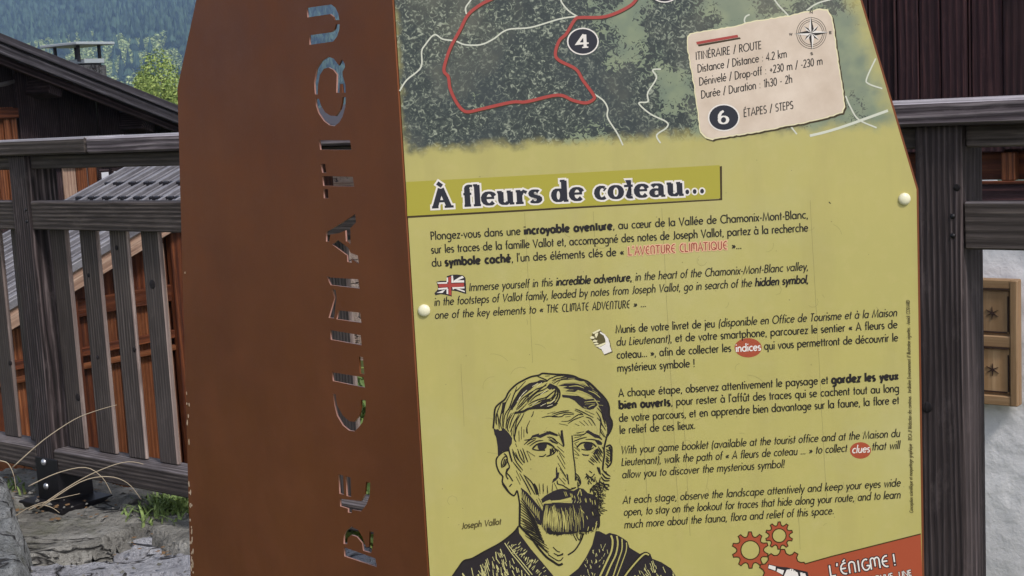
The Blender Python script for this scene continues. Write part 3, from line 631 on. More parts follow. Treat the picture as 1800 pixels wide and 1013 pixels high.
# ---- gears and the red banner -------------------------------------------
def gear(ink, cx, cy, ro, ri, rh, n_, ph, lay=1, fill='orangered'):
    pts = []
    for i in range(n_):
        a = 2 * math.pi * i / n_ + ph; s_ = 2 * math.pi / n_
        for f_, r_ in ((-.13, ro), (.13, ro), (.22, ri + (ro - ri) * .35), (.36, ri), (.5, ri - .4), (.64, ri), (.78, ri + (ro - ri) * .35)): pts.append((cx + r_ * math.cos(a + f_ * s_), cy + r_ * math.sin(a + f_ * s_)))
    ink.poly(fill, pts, lay); ink.line('barink', pts + [pts[0]], 1.8, lay + 1)
    e = ell(cx, cy, rh, rh); ink.poly('olive', e, lay + 1); ink.line('barink', e + [e[0]], 1.8, lay + 2)
I = Ink(); GR_ = lambda *p: tl(1280, 910, 9.833, *p)
gear(I, 1318.8, 967, 32, 24, 16.5, 10, .3); gear(I, 1369.6, 941.5, 24, 18, 12, 10, .32)
ban = GR_(600, 1013, 625, 950, 600, 900, 545, 860, 560, 810, 640, 800, 695, 730, 690, 660, 740, 620, 790, 655, 850, 650, 890, 610, 905, 548, 975, 548, 1000, 620, 1060, 650, 1110, 635, 1145, 595, 1205, 630, 1180, 690, 1200, 750, 1250, 775, 1310, 772, 1330, 798) + [(1460, 978.5), (1618.5, 938.5)]
low = [(1621, 1013), (1630, 1500), (1290, 1500), (1335, 1080)]
I.poly('orangered', ban + low, 2.4); I.line('barink', ban, 1.9, 3.6)
I.done('gear_banner')
I = Ink()                                            # pointing hand, white with blue-black hatching
I.poly('ink2', GR_(690, 800, 870, 845, 1020, 860, 1370, 935, 1390, 1013, 1420, 1120, 1000, 1120, 940, 1000, 830, 930, 690, 890), 3.8)
I.poly('white', GR_(705, 815, 820, 845, 815, 915, 690, 872), 4.8); I.poly('white', GR_(850, 880, 965, 910, 940, 985, 835, 930), 4.8)
I.poly('white', GR_(1010, 900, 1100, 880, 1200, 950, 1220, 1040, 1150, 1110, 1010, 1100, 960, 1010), 4.8); I.poly('white', GR_(1240, 940, 1330, 965, 1370, 1090, 1260, 1090), 4.8)
for k_ in range(7): I.line('ink2', GR_(1060 + k_ * 40, 870 + k_ * 10, 1050 + k_ * 40, 905 + k_ * 10), 1, 5.4)
I.done('pointing_hand_icon')
I = Ink()
for mt, ft, lay in (('ink2', 3.2, 3.8), ('white', 0, 4.8)):
    text(I, [("L'ÉNIGME_!", 'd')], (1458, 1014), (1577, 993), 13.2, lay, mat=mt, fatten=ft, upd=(-.15, -1), wmul=1.15)
    text(I, [("PARMI CES LIEUX, TROUVEZ UNE", 'w')], (1420, 1042), (1603, 1011), 6.4, lay, mat=mt, fatten=ft * .5, upd=(-.12, -1))
I.done('riddle_lettering')
# ---- wear: fine scratches and hairlines ----------------------------------
I = Ink(); rr = random.Random(11)
for x, y0, y1 in ((922, 374, 650), (1163, 366, 930), (1424, 352, 900), (1043, 372, 420), (1200, 700, 960), (1403, 900, 980), (810, 640, 760), (1128, 700, 900)):
    pts = []; y = y0
    while y < y1: pts.append((x + .055 * (y - y0) + rr.uniform(-.35, .35), y)); y += 22
    I.line('scratch', pts, .55, .4)
for i in range(46):
    x, y = rr.uniform(790, 1580), rr.uniform(390, 930); a = rr.uniform(0, 6.28); L_ = rr.uniform(6, 46); c_ = rr.uniform(-.02, .02); pts = []
    for j in range(6): pts.append((x, y)); x += math.cos(a) * L_ / 6; y += math.sin(a) * L_ / 6; a += c_ * L_
    I.line('scratch', pts, .4, .4)
for i in range(60):
    x, y = rr.uniform(765, 1590), rr.uniform(270, 930); I.poly('scratch', ell(x, y, rr.uniform(.5, 1.3), rr.uniform(.5, 1.3), 6), .5)
I.line('ink', [(1457, 355), (1460, 358)], 1.6, .6)
I.done('surface_scratches')
# ---- rivet caps -------------------------------------------------------------
def dome(name, c, nrm, r, h, m, parent, seg=20, rings=5):
    nrm = Vector(nrm).normalized(); a = nrm.orthogonal().normalized(); b = nrm.cross(a); vs = []; fs = []
    for i in range(rings + 1):
        t_ = i / rings * math.pi / 2
        for k in range(seg): an = 2 * math.pi * k / seg; vs.append(Vector(c) + (a * math.cos(an) + b * math.sin(an)) * r * math.cos(t_ * .999) + nrm * h * math.sin(t_))
    base = [Vector(c) + (a * math.cos(2 * math.pi * k / seg) + b * math.sin(2 * math.pi * k / seg)) * r - nrm * .002 for k in range(seg)]
    n0 = len(vs); vs += base
    for i in range(rings):
        for k in range(seg): fs.append((i * seg + k, i * seg + (k + 1) % seg, (i + 1) * seg + (k + 1) % seg, (i + 1) * seg + k))
    for k in range(seg): fs.append((n0 + k, n0 + (k + 1) % seg, (k + 1) % seg, k))
    fs.append(tuple(rings * seg + k for k in range(seg)))
    return meshobj(name, vs, fs, m, parent, smooth=True)
for x, y in ((1589.5, 350), (745.5, 546)): dome('rivet_cap', PB(x, y) + NB * .0012, NB, 11 / 2500 * 1.76, .0042, M['rivet'], SIGN)
for x, y in ((760, 1160), (1600, 1160), (720, -230), (1430, -230)): dome('rivet_cap', PB(x, y) + NB * .0012, NB, 11 / 2500 * 1.76, .0042, M['rivet'], SIGN)
# feet that carry the folded plates
for v_ in (AR + LF * .2, AR + SB * .32): beam('ground_flange', M['steel'], SIGN, up(v_, 0) + Vector((-.06, .02, 0)), Vector((1, 0, 0)), Vector((0, 1, 0)), Vector((0, 0, 1)), .12, .08, .03)

rr = random.Random(8); fl = Ink()
for i in range(34):
    y = rr.uniform(850, 1020) if i < 26 else rr.uniform(400, 850); xe = 312 + (y - 155) * .0268 + rr.uniform(1.5, 6) ** 1.0; n_ = 7; L_ = rr.uniform(1.5, 6)
    pts = [(xe + rr.uniform(.5, 1.6) * math.cos(6.28 * k / n_), y + L_ * math.sin(6.28 * k / n_)) for k in range(n_)]
    v3 = [LEFT.hit(x, yy) + NL * .0003 for x, yy in pts]; fl.add('boardedge', (v3, [tuple(range(n_))]))
fl.done('paint_chips', side)
# ---- ink portrait of a bearded man, traced in survey tiles -----------------
TILES = {'A': (860, 650, K), 'B': (970, 650, K), 'C': (860, 750, K), 'D': (970, 750, K), 'E': (860, 850, K), 'F': (970, 850, K), 'G': (790, 890, 8.235), 'H': (990, 890, 8.238)}
I = Ink()
def S(tile, wd, *p, m='ink', lay=3, sm=True, taper=False):
    q = tl(*TILES[tile], *p); q2 = smooth(q, 4) if sm and len(q) > 2 else q
    W = wd / 8.44 * (1.18 if m == 'ink' else .72)
    if taper and W > 3.6: W *= .8
    if taper: n = len(q2) - 1; W = [max(.5, W * (1 - .6 * abs(2 * i / n - 1) ** 2)) for i in range(n + 1)]
    I.line(m, q2, W, lay)
def Fp(tile, *p, m='ink2', lay=2): I.poly(m, tl(*TILES[tile], *p), lay)
def hatch(tile, a, b, n, wd, L0, L1, m='ink', lay=3, seed=1, jit=6, bend=0):
    """n strokes whose starts run a->b, with direction vectors L0->L1"""
    r_ = random.Random(seed)
    for i in range(n):
        t_ = i / max(1, n - 1); x = a[0] + (b[0] - a[0]) * t_ + r_.uniform(-jit, jit); y = a[1] + (b[1] - a[1]) * t_ + r_.uniform(-jit, jit)
        dx = L0[0] + (L1[0] - L0[0]) * t_; dy = L0[1] + (L1[1] - L0[1]) * t_; f_ = r_.uniform(.75, 1.12)
        S(tile, wd * r_.uniform(.7, 1.2), x, y, x + dx * .5 * f_ + dy * bend, y + dy * .5 * f_ - dx * bend, x + dx * f_, y + dy * f_, m=m, lay=lay, taper=True)
# hair outline
S('A', 22, 60, 870, 72, 740, 85, 590, 130, 520, 235, 435, 290, 330, 400, 220, 520, 150, 620, 105, 740, 80, 790, 55, 900, 62, 1013, 70)
S('B', 22, 65, 68, 240, 78, 340, 100, 400, 130, 520, 170, 600, 230, 680, 310, 760, 390, 820, 470, 850, 560, 855, 680, 890, 760, 895, 830, 870, 910, 820, 990)
# left strands
for q in ((185, 480, 130, 600, 105, 700, 110, 820), (210, 490, 180, 640, 160, 760, 185, 880), (240, 480, 200, 620, 175, 660), (320, 350, 250, 480, 225, 560, 200, 720, 200, 860), (410, 250, 350, 420, 300, 560, 230, 680, 210, 860),
          (540, 170, 440, 280, 380, 340, 330, 480, 290, 600), (600, 200, 480, 290, 400, 410, 330, 560, 270, 680, 250, 870), (640, 190, 560, 230, 470, 330, 410, 430, 340, 600),
          (330, 640, 260, 780, 250, 880), (350, 650, 300, 740, 270, 860, 290, 920), (380, 650, 330, 760, 300, 870), (440, 660, 370, 790, 310, 930), (470, 650, 400, 780, 380, 1000), (520, 640, 470, 740, 410, 850, 380, 1000),
          (130, 600, 105, 680, 100, 800), (120, 640, 140, 760, 150, 880), (340, 850, 330, 960), (370, 800, 360, 990)):
    S('A', 15, *q, taper=True)
Fp('A', 195, 490, 240, 480, 225, 560, 205, 600, 185, 590); Fp('A', 560, 225, 640, 190, 760, 165, 850, 165, 800, 195, 700, 210, 620, 290, 520, 370, 440, 450, 380, 540, 330, 600, 310, 560, 370, 440, 450, 320)
for q in ((700, 290, 600, 350, 480, 440, 420, 540), (650, 330, 560, 400, 480, 500, 400, 580), (590, 380, 560, 440, 470, 540, 400, 600), (560, 500, 470, 590, 400, 640, 350, 640)): S('A', 14, *q, taper=True)
for q in ((720, 200, 640, 250), (780, 190, 700, 260), (560, 300, 480, 380), (520, 330, 440, 430), (470, 400, 410, 480)): S('A', 9, *q, m='cream', lay=4.4)
# fringe left half: leaf shape with its strands
for q in ((1000, 95, 900, 130, 850, 170, 760, 160, 700, 190), (710, 95, 830, 145, 860, 160), (830, 95, 900, 90), (860, 200, 780, 270, 700, 330, 600, 410, 560, 480), (900, 240, 800, 300, 700, 340, 600, 440, 570, 500),
          (880, 310, 780, 350, 680, 400, 600, 480), (940, 330, 840, 410, 740, 440, 640, 480, 580, 520), (960, 390, 880, 440, 800, 450, 700, 490, 590, 540), (1000, 360, 930, 450, 860, 470, 760, 500, 640, 545), (1010, 420, 940, 490, 860, 520, 760, 530),
          (920, 230, 1000, 270, 1013, 350), (850, 230, 760, 270, 680, 290), (740, 300, 690, 340, 640, 400), (1000, 290, 900, 370, 830, 440), (1005, 320, 930, 400)): S('A', 16, *q, taper=True)
S('A', 30, 1010, 490, 900, 560, 760, 565, 600, 575, 500, 620, 380, 640); Fp('A', 900, 200, 1013, 250, 1013, 300, 940, 270, 900, 300, 850, 260); Fp('A', 740, 500, 820, 440, 920, 440, 850, 480, 860, 520, 1000, 480, 1000, 530, 900, 575, 740, 580, 600, 580, 640, 540)
for q in ((860, 300, 760, 370), (980, 440, 900, 500), (840, 500, 760, 540), (940, 520, 860, 545), (720, 470, 640, 520)): S('A', 9, *q, m='cream', lay=4.4)
for q in ((60, 250, 110, 310, 115, 400, 60, 500, 0, 530), (60, 290, 40, 380, 0, 440), (90, 300, 80, 400, 20, 490)): S('B', 20, *q)
Fp('B', 0, 235, 60, 240, 40, 280, 0, 300)
# hair right half
Fp('B', 110, 120, 200, 90, 260, 85, 340, 105, 480, 170, 420, 170, 320, 140, 240, 150, 150, 150)
Fp('B', 90, 240, 200, 205, 330, 200, 470, 220, 560, 260, 640, 330, 700, 370, 760, 440, 740, 520, 700, 520, 640, 430, 540, 380, 460, 320, 390, 300, 340, 330, 200, 320, 260, 290, 160, 270, 240, 245)
Fp('B', 150, 370, 260, 380, 400, 390, 500, 440, 620, 430, 680, 520, 620, 580, 560, 595, 460, 570, 390, 510, 340, 460, 260, 420, 160, 410)
Fp('B', 480, 170, 600, 230, 680, 310, 760, 390, 820, 470, 850, 560, 855, 680, 890, 760, 895, 830, 870, 910, 820, 985, 820, 860, 800, 770, 760, 730, 740, 620, 690, 540, 720, 500, 700, 400, 620, 310, 540, 240)
for q in ((120, 215, 260, 180, 420, 185, 520, 215), (250, 250, 380, 240, 480, 275), (360, 320, 480, 340, 600, 400), (160, 300, 320, 300), (190, 340, 340, 350, 420, 390, 540, 420), (340, 340, 440, 400, 560, 410), (540, 310, 640, 350, 720, 420),
          (480, 480, 620, 465, 710, 470), (490, 510, 640, 500), (680, 520, 760, 530), (560, 230, 620, 290), (540, 560, 590, 530, 640, 520), (470, 550, 520, 575), (400, 210, 500, 250), (600, 300, 680, 350), (120, 130, 220, 120), (240, 130, 340, 125)): S('B', 17, *q, m='olive', lay=4.4, taper=True)
for q in ((0, 130, 60, 95, 200, 85), (0, 170, 80, 130, 240, 120), (20, 210, 100, 160, 200, 140), (70, 230, 120, 160), (0, 200, 60, 150)): S('B', 13, *q, taper=True)
# forehead lines
for q in ((0, 660, 140, 620, 260, 605), (0, 690, 120, 650, 240, 630, 330, 650), (0, 700, 140, 695, 200, 660, 330, 665), (200, 700, 280, 690), (140, 765, 250, 760, 340, 700, 400, 665, 460, 660, 340, 600), (240, 800, 330, 740, 480, 685),
          (110, 800, 240, 825), (345, 580, 420, 610, 620, 710), (490, 605, 630, 665), (500, 700, 580, 730, 650, 830), (540, 745, 600, 830), (470, 750, 545, 830), (410, 765, 490, 830), (340, 800, 410, 830)): S('B', 13, *q, taper=True)
for q in ((660, 615, 640, 680, 620, 700), (605, 750, 560, 850, 555, 920, 570, 950), (860, 655, 980, 620), (780, 710, 880, 690, 1013, 690)): S('A', 12, *q, taper=True)
for q in ((670, 560, 740, 640, 760, 720, 800, 800), (660, 620, 720, 720, 740, 800, 800, 900), (670, 710, 730, 780, 720, 900, 780, 1000), (720, 780, 715, 980), (730, 880, 800, 1010), (770, 760, 800, 850)): S('B', 14, *q, taper=True)
# left temple, sideburn, ear
Fp('A', 90, 890, 130, 880, 180, 940, 190, 870, 210, 860, 250, 900, 290, 940, 330, 1000, 340, 1013, 110, 1013, 75, 950)
Fp('C', 60, 20, 130, 60, 260, 60, 300, 130, 340, 170, 335, 250, 300, 310, 300, 360, 200, 370, 130, 440, 125, 300, 105, 170, 75, 90)
S('C', 20, 290, 340, 310, 420, 340, 520); S('C', 19, 130, 440, 105, 490, 110, 580, 150, 680, 200, 740, 195, 820, 240, 890, 300, 980, 350, 1020)
S('C', 13, 135, 440, 190, 390, 240, 365, 290, 360)
for q in ((190, 610, 180, 550, 200, 480, 250, 440, 270, 500, 240, 570, 200, 600), (220, 400, 260, 440, 275, 520, 300, 600, 260, 640, 250, 720, 280, 780), (300, 610, 260, 680, 300, 730, 350, 810), (335, 850, 300, 890), (200, 580, 230, 480), (220, 590, 255, 480)): S('C', 15, *q)
for q in ((400, 40, 370, 160, 400, 230), (440, 60, 445, 220), (480, 0, 475, 190), (515, 40, 515, 160), (560, 0, 570, 100), (340, 60, 335, 140), (390, 250, 410, 300)): S('C', 16 if q[0] != 440 else 26, *q, taper=True)
for q in ((340, 330, 400, 450, 500, 570), (420, 330, 460, 450, 520, 540), (460, 340, 500, 430, 525, 540), (495, 320, 540, 440, 575, 530), (555, 360, 620, 500), (560, 360, 680, 440), (390, 380, 430, 480, 490, 560), (345, 370, 400, 520, 500, 650), (350, 520, 420, 610, 480, 680),
          (400, 650, 470, 800), (450, 690, 560, 880, 620, 1010), (510, 710, 600, 870, 680, 1010), (520, 720, 640, 840, 700, 1010), (400, 740, 460, 860), (740, 850, 755, 1000), (795, 860, 800, 1000), (860, 880, 860, 1000), (940, 870, 935, 960), (960, 830, 1010, 930)): S('C', 14, *q, taper=True)
S('C', 30, 660, 850, 700, 920, 720, 1010)
# left brow, eye
Fp('C', 600, 190, 640, 130, 740, 100, 740, 125, 850, 80, 900, 65, 1013, 115, 1013, 145, 900, 115, 850, 125, 760, 170, 700, 150, 640, 165)
for q in ((520, 200, 600, 190, 640, 150), (515, 270, 600, 200, 700, 170), (600, 290, 700, 220, 800, 205), (560, 270, 620, 230, 690, 190), (860, 150, 1013, 260), (880, 150, 960, 180, 1010, 240), (850, 70, 1000, 110)): S('C', 15, *q, taper=True)
Fp('C', 870, 190, 920, 200, 980, 230, 1010, 260, 940, 240)
S('C', 20, 640, 330, 700, 270, 780, 245, 870, 245, 920, 270, 965, 310); S('C', 15, 640, 335, 720, 350, 830, 350); Fp('C', 715, 270, 780, 240, 860, 250, 850, 310, 815, 345, 740, 345, 720, 310); Fp('C', 860, 240, 920, 260, 960, 305, 920, 290, 860, 265)
for q in ((740, 440, 800, 440, 840, 410), (850, 440, 900, 420, 930, 370, 900, 330), (870, 440, 960, 400, 990, 340, 950, 310), (930, 330, 950, 380), (910, 330, 905, 400)): S('C', 14, *q)
# nose and between the eyes
for q in ((100, 90, 180, 300), (0, 100, 110, 130), (60, 210, 180, 300), (0, 170, 90, 250), (80, 290, 180, 380), (150, 50, 140, 150, 180, 290), (90, 340, 190, 460), (80, 430, 200, 630), (110, 390, 200, 560), (90, 540, 210, 740), (120, 620, 240, 800), (110, 760, 200, 860), (160, 760, 210, 810), (30, 350, 70, 340, 90, 380),
          (0, 310, 30, 380, 10, 410)): S('D', 17, *q, taper=True)
Fp('D', 130, 60, 160, 55, 190, 280, 170, 300, 140, 180); Fp('D', 215, 700, 240, 710, 260, 860, 240, 850, 230, 780)
Fp('D', 60, 620, 75, 590, 85, 680, 110, 680, 100, 760, 60, 800, 0, 840, 20, 780, 60, 750)
S('D', 15, 300, 130, 310, 280, 320, 420, 340, 560, 350, 700, 350, 800); S('D', 14, 80, 800, 90, 850, 160, 870, 260, 930, 330, 915, 360, 900); S('D', 13, 350, 690, 400, 740, 430, 830, 400, 880, 385, 830, 390, 910)
S('D', 22, 380, 780, 410, 810, 420, 850); S('D', 12, 290, 915, 350, 905); S('D', 12, 360, 800, 370, 740); hatch('D', (370, 720), (400, 800), 4, 9, (20, 40), (20, 30))
# right brow and eye
Fp('D', 500, 75, 540, 50, 620, 100, 700, 130, 750, 190, 745, 200, 690, 170, 640, 165, 560, 110, 520, 95)
for q in ((360, 95, 480, 75), (320, 125, 460, 120, 520, 80), (330, 165, 440, 145), (320, 220, 420, 180, 520, 155), (340, 245, 400, 220), (500, 190, 600, 190, 700, 215, 740, 240), (380, 100, 430, 85)): S('D', 15, *q, taper=True)
Fp('D', 640, 210, 700, 200, 750, 245, 740, 275, 680, 265); S('D', 20, 370, 310, 430, 250, 510, 235, 600, 250, 660, 300); Fp('D', 470, 270, 500, 240, 580, 245, 610, 285, 580, 330, 540, 345, 490, 330); S('D', 13, 440, 335, 490, 345, 560, 345, 620, 310)
Fp('D', 440, 400, 500, 415, 560, 415, 540, 435, 470, 430); Fp('D', 610, 400, 660, 330, 690, 330, 680, 400, 650, 410)
for q in ((330, 300, 420, 370), (330, 340, 410, 430), (335, 400, 400, 430), (340, 460, 385, 470), (380, 320, 420, 350), (590, 390, 650, 340), (340, 250, 380, 300)): S('D', 13, *q, taper=True)
hatch('D', (545, 500), (690, 290), 9, 13, (95, 80), (60, 110), seed=3); hatch('D', (640, 440), (740, 290), 5, 12, (90, 120), (40, 80), seed=4); hatch('D', (670, 590), (700, 600), 3, 16, (40, 110), (20, 110), seed=5)
# right contour, ear, whiskers
S('D', 22, 825, 110, 795, 230, 775, 330, 780, 420, 765, 520, 755, 640); S('D', 20, 805, 300, 860, 275, 890, 320, 890, 420, 880, 540, 820, 610); hatch('D', (810, 330), (800, 540), 7, 16, (60, 40), (60, 60), seed=8); S('D', 24, 850, 300, 880, 400, 870, 520)
for q in ((755, 640, 800, 690, 870, 740), (740, 690, 800, 760, 870, 770), (800, 660, 830, 720), (730, 740, 780, 800, 860, 800), (700, 800, 760, 850, 850, 860), (720, 760, 700, 880, 740, 960), (760, 820, 790, 900, 850, 940), (660, 800, 670, 860), (620, 880, 660, 960), (700, 860, 660, 960), (640, 900, 700, 990), (600, 950, 660, 990),
          (850, 870, 800, 940), (740, 900, 800, 960), (820, 900, 760, 900), (780, 860, 740, 980)): S('D', 21, *q, taper=True)
r9 = random.Random(9)
for i in range(46):
    x, y = r9.uniform(610, 820), r9.uniform(0, 170); S('F', r9.uniform(12, 20), x, y, x + r9.uniform(-40, 50), y + r9.uniform(10, 60), taper=True, sm=False)
for i in range(26):
    x, y = r9.uniform(660, 720), r9.uniform(150, 420); S('F', r9.uniform(12, 22), x, y, x + r9.uniform(30, 110), y + r9.uniform(-10, 50), taper=True, sm=False)
for i in range(70):
    t_ = i / 70; x, y = 1035 + 26 * t_ + r9.uniform(-7, 9) - max(0, t_ - .5) * 30, 832 + 75 * t_ + r9.uniform(-5, 5); I.line('ink', [(x, y), (x + r9.uniform(-5, 7), y + r9.uniform(2, 7))], r9.uniform(1.2, 2.4), 3)
# moustache and beard
Fp('E', 770, 235, 830, 180, 920, 130, 1013, 100, 1013, 260, 950, 270, 900, 240, 840, 260, 790, 290)
Fp('F', 300, 190, 420, 225, 560, 250, 690, 280, 700, 400, 500, 330, 290, 300)
Fp('F', 0, 120, 100, 85, 160, 75, 240, 90, 320, 110, 400, 65, 470, 80, 530, 140, 630, 170, 680, 220, 680, 300, 600, 280, 520, 250, 400, 230, 290, 200, 180, 230, 100, 250, 0, 270)
S('F', 16, 380, 180, 420, 90, 440, 180, m='olive', lay=4.4); hatch('F', (180, 110), (640, 260), 12, 14, (30, 80), (10, 70), m='olive', lay=4.4, seed=12, jit=18)
S('F', 42, 0, 268, 120, 260, 285, 240, m='olive', lay=4.4); hatch('F', (310, 240), (440, 262), 4, 9, (-10, 50), (-20, 30), m='paleolive', lay=4.4, seed=14, jit=8)
Fp('F', 0, 285, 120, 285, 300, 290, 480, 310, 620, 320, 680, 380, 710, 500, 705, 640, 660, 660, 600, 700, 540, 720, 400, 720, 300, 750, 200, 750, 100, 770, 0, 740)
Fp('E', 810, 300, 1013, 290, 1013, 740, 900, 760, 840, 720, 780, 640, 770, 500, 790, 400)
rb = random.Random(21)
for i in range(30):
    x = 800 + i * 7.2 + rb.uniform(-4, 4); y1 = 690 + rb.uniform(-120, 30); y0 = 330 + rb.uniform(-15, 120); S('E', rb.uniform(7, 15), x + 26 - i * .8, y0, x + 6, (y0 + y1) / 2, x + rb.uniform(-5, 14), y1, m='olive', lay=4.4, taper=True)
for i in range(40):
    x = 10 + i * 11.5 + rb.uniform(-6, 6); f_ = 1.15 if i < 22 else .6; y0 = 315 + rb.uniform(-5, 200); y1 = y0 + rb.uniform(120, 330); y1 = min(y1, 720)
    S('F', rb.uniform(7, 17) * f_, x - 8, y0, x + 8, (y0 + y1) / 2, x + rb.uniform(0, 22), y1, m='olive', lay=4.4, taper=True)
for i in range(50):
    x = 10 + i * 13.6; y0 = 690 + rb.uniform(-20, 10) - max(0, i - 38) * 6; S('F', rb.uniform(12, 22), x, y0, x + rb.uniform(-14, 14), y0 + rb.uniform(50, 85), taper=True, sm=False)
for i in range(16):
    x = 850 + i * 11; y0 = 660 + i * 3; S('E', rb.uniform(12, 20), x, y0, x + rb.uniform(0, 14), y0 + rb.uniform(50, 90), taper=True, sm=False)
for q in ((600, 420, 615, 470), (515, 480, 530, 530), (430, 380, 480, 440), (650, 600, 670, 560), (530, 700, 545, 640), (600, 690, 610, 650)): S('F', 14, *q, m='olive', lay=4.4, sm=False)
S('F', 16, 660, 380, 700, 450, 705, 620, 680, 660); S('F', 22, 665, 590, 640, 680, 620, 700, m='olive', lay=4.5)
Fp('E', 470, 60, 560, 130, 640, 220, 730, 330, 800, 420, 770, 620, 720, 600, 660, 470, 560, 340, 480, 240)
for i in range(11):
    x = 480 + i * 26; y = 90 + i * 32; S('E', 15, x, y, x - 6, y + 60, x + 4, y + 130, m='olive', lay=4.4, taper=True)
for q in ((700, 230, 780, 400), (730, 210, 800, 340), (540, 10, 620, 170), (600, 10, 680, 160), (660, 0, 740, 190), (740, 0, 755, 120), (800, 0, 810, 120), (860, 30, 870, 140), (940, 0, 930, 110), (980, 20, 1010, 90)): S('E', 14, *q, taper=True)
# neck, collar, sweater
S('E', 19, 195, 0, 240, 70, 300, 140, 370, 180, 410, 110, 430, 170, 450, 300, 455, 450, 445, 620); S('E', 26, 455, 300, 450, 640)
for i in range(9): S('E', 14, 465, 250 + i * 42, 560 + i * 12, 360 + i * 42, 700 + i * 16, 560 + i * 44, taper=True)
hatch('G', (1060, 260), (1100, 420), 7, 15, (280, 120), (330, 230), seed=6, jit=5)
hatch('G', (1180, 400), (1280, 560), 6, 14, (200, 130), (150, 130), seed=7, jit=5)
Fp('E', 480, 520, 560, 560, 660, 660, 640, 720, 560, 660, m='inkgrey', lay=1.5)
S('G', 28, 1010, 270, 1060, 330, 1180, 450, 1280, 590, 1400, 730, 1500, 800, 1580, 850, 1640, 830); S('F', 19, 440, 830, 470, 740, 420, 870, 340, 990, 240, 1060); S('F', 12, 320, 760, 370, 850); S('F', 12, 360, 760, 410, 840, 440, 730)
for q in ((1500, 590, 1560, 650, 1600, 660), (1510, 680, 1580, 710, 1647, 680), (1430, 700, 1580, 790, 1647, 740), (1560, 720, 1647, 700)): S('G', 12, *q)
SW1 = [(796, 1013)] + tl(*TILES['G'], 130, 900, 220, 790, 330, 750, 500, 660, 740, 530, 930, 370, 1000, 290, 1020, 400, 1180, 620, 1500, 1013) + [(1010, 1060), (1035, 1013)] 
sw = tl(*TILES['G'], 45, 1013, 130, 890, 210, 790, 330, 755, 500, 660, 740, 530, 930, 380, 1000, 300, 1010, 390, 1180, 620, 1350, 820, 1500, 1000) + [(992, 1042)] + tl(*TILES['H'], 80, 1013, 220, 900, 330, 740, 420, 560, 470, 360, 520, 360, 620, 410, 670, 385, 770, 410, 860, 460, 930, 510, 960, 600, 1110, 690, 1180, 660, 1260, 690, 1290, 760, 1420, 810, 1560, 900, 1630, 1013) + [(1206, 1060), (1222, 1130), (770, 1130), (782, 1060)]
I.poly('ink2', sw, 2)
S('G', 22, 45, 1013, 130, 890, 210, 790, 330, 755, 500, 660, 740, 530, 930, 380, 1000, 290)
for q in ((800, 530, 900, 680, 1000, 800, 1160, 1000), (860, 570, 960, 700, 1060, 820, 1200, 990)): S('G', 18, *q, m='paleolive', lay=4.4)
rs = random.Random(31)
for i in range(150):
    x, y = rs.uniform(60, 1100), rs.uniform(560, 1090)
    if y < 1010 - (x - 60) * .62 + 20 or y < 650 and x < 700: continue
    if x > 760 + (y - 560) * .8: continue
    S('G', rs.uniform(10, 20), x, y, x + rs.uniform(10, 40), y + rs.uniform(50, 120), m='paleolive', lay=4.4, sm=False, taper=False)
for i in range(60):
    t_ = rs.uniform(0, 1); x = 850 + t_ * 480 + rs.uniform(0, 150); y = 490 + t_ * 520 + rs.uniform(-30, 60); S('G', rs.uniform(8, 14), x, y, x - rs.uniform(15, 45), y + rs.uniform(20, 50), m='paleolive', lay=4.4, sm=False)
for q, wd_ in (((690, 420, 715, 500, 700, 640, 640, 780, 500, 1080), 48), ((775, 430, 790, 540, 760, 700, 690, 850, 590, 1080), 44), ((850, 470, 850, 620, 800, 780, 700, 1080), 36), ((915, 525, 915, 620, 880, 740, 760, 1060), 32)):
    S('H', wd_ + 14, *q, m='ink2', lay=4.2); S('H', wd_ - 12, *q, m='olive', lay=4.9)
S('H', 54, 1250, 720, 1180, 690, 1080, 780, 930, 960, 840, 1100, m='ink', lay=4.2); S('H', 32, 1240, 705, 1180, 690, 1080, 780, 930, 960, 840, 1100, m='olive', lay=4.9)
for i in range(70):
    x, y = rs.uniform(1000, 1600), rs.uniform(760, 1100)
    if y < 760 + abs(x - 1240) * .42 or x < 2050 - y * 1.05: continue
    S('H', rs.uniform(8, 16), x, y, x + rs.uniform(10, 40), y + rs.uniform(40, 90), m='paleolive', lay=4.4, sm=False)
for i in range(50):
    x, y = rs.uniform(250, 640), rs.uniform(480, 1080)
    if x < 760 - y * .6 + 30 or x > 690 - (y - 480) * .25: continue
    S('H', rs.uniform(7, 12), x, y, x + rs.uniform(-25, 25), y + rs.uniform(20, 60), m='paleolive', lay=4.4, sm=False)
I.done('bearded_man_portrait')
# ================================================================== the fence (a straight run passing behind the sign)
DF = Vector((math.sin(R(52.1)), -math.cos(R(52.1)), 0)); BF = Vector((math.cos(R(52.1)), math.sin(R(52.1)), 0)); UP = Vector((0, 0, 1))
PF0 = GROUND.hit(75, 880); FP = Plane(PF0, BF)
def along(v): return (Vector(v) - PF0).dot(DF)
def fpt(a, b, z): return PF0 + DF * a + BF * b + UP * z
FENCE = thing('wooden_fence', 'charcoal stained wooden railing fence with vertical boards running behind the sign', 'fence', fpt(0, 0, 0))
zr = lambda px, py: FP.hit(px, py).z
z_top1, z_top0 = zr(150, 241), zr(150, 270)
z_sub0 = zr(150, 296); z_mid1, z_mid0 = zr(180, 354), zr(180, 407); z_bot1, z_bot0 = zr(279, 824), zr(279, 867)
A0, A1 = -2.6, along(FP.hit(1900, 300)) + 1.2
postA = [along(FP.hit(45, 300)), along(FP.hit(1690, 300))]      # right hand corners of the two posts
postA = [postA[0] - 2.3] + postA + [postA[1] + 2.3]; PW = .10; PD = .125
posts = []
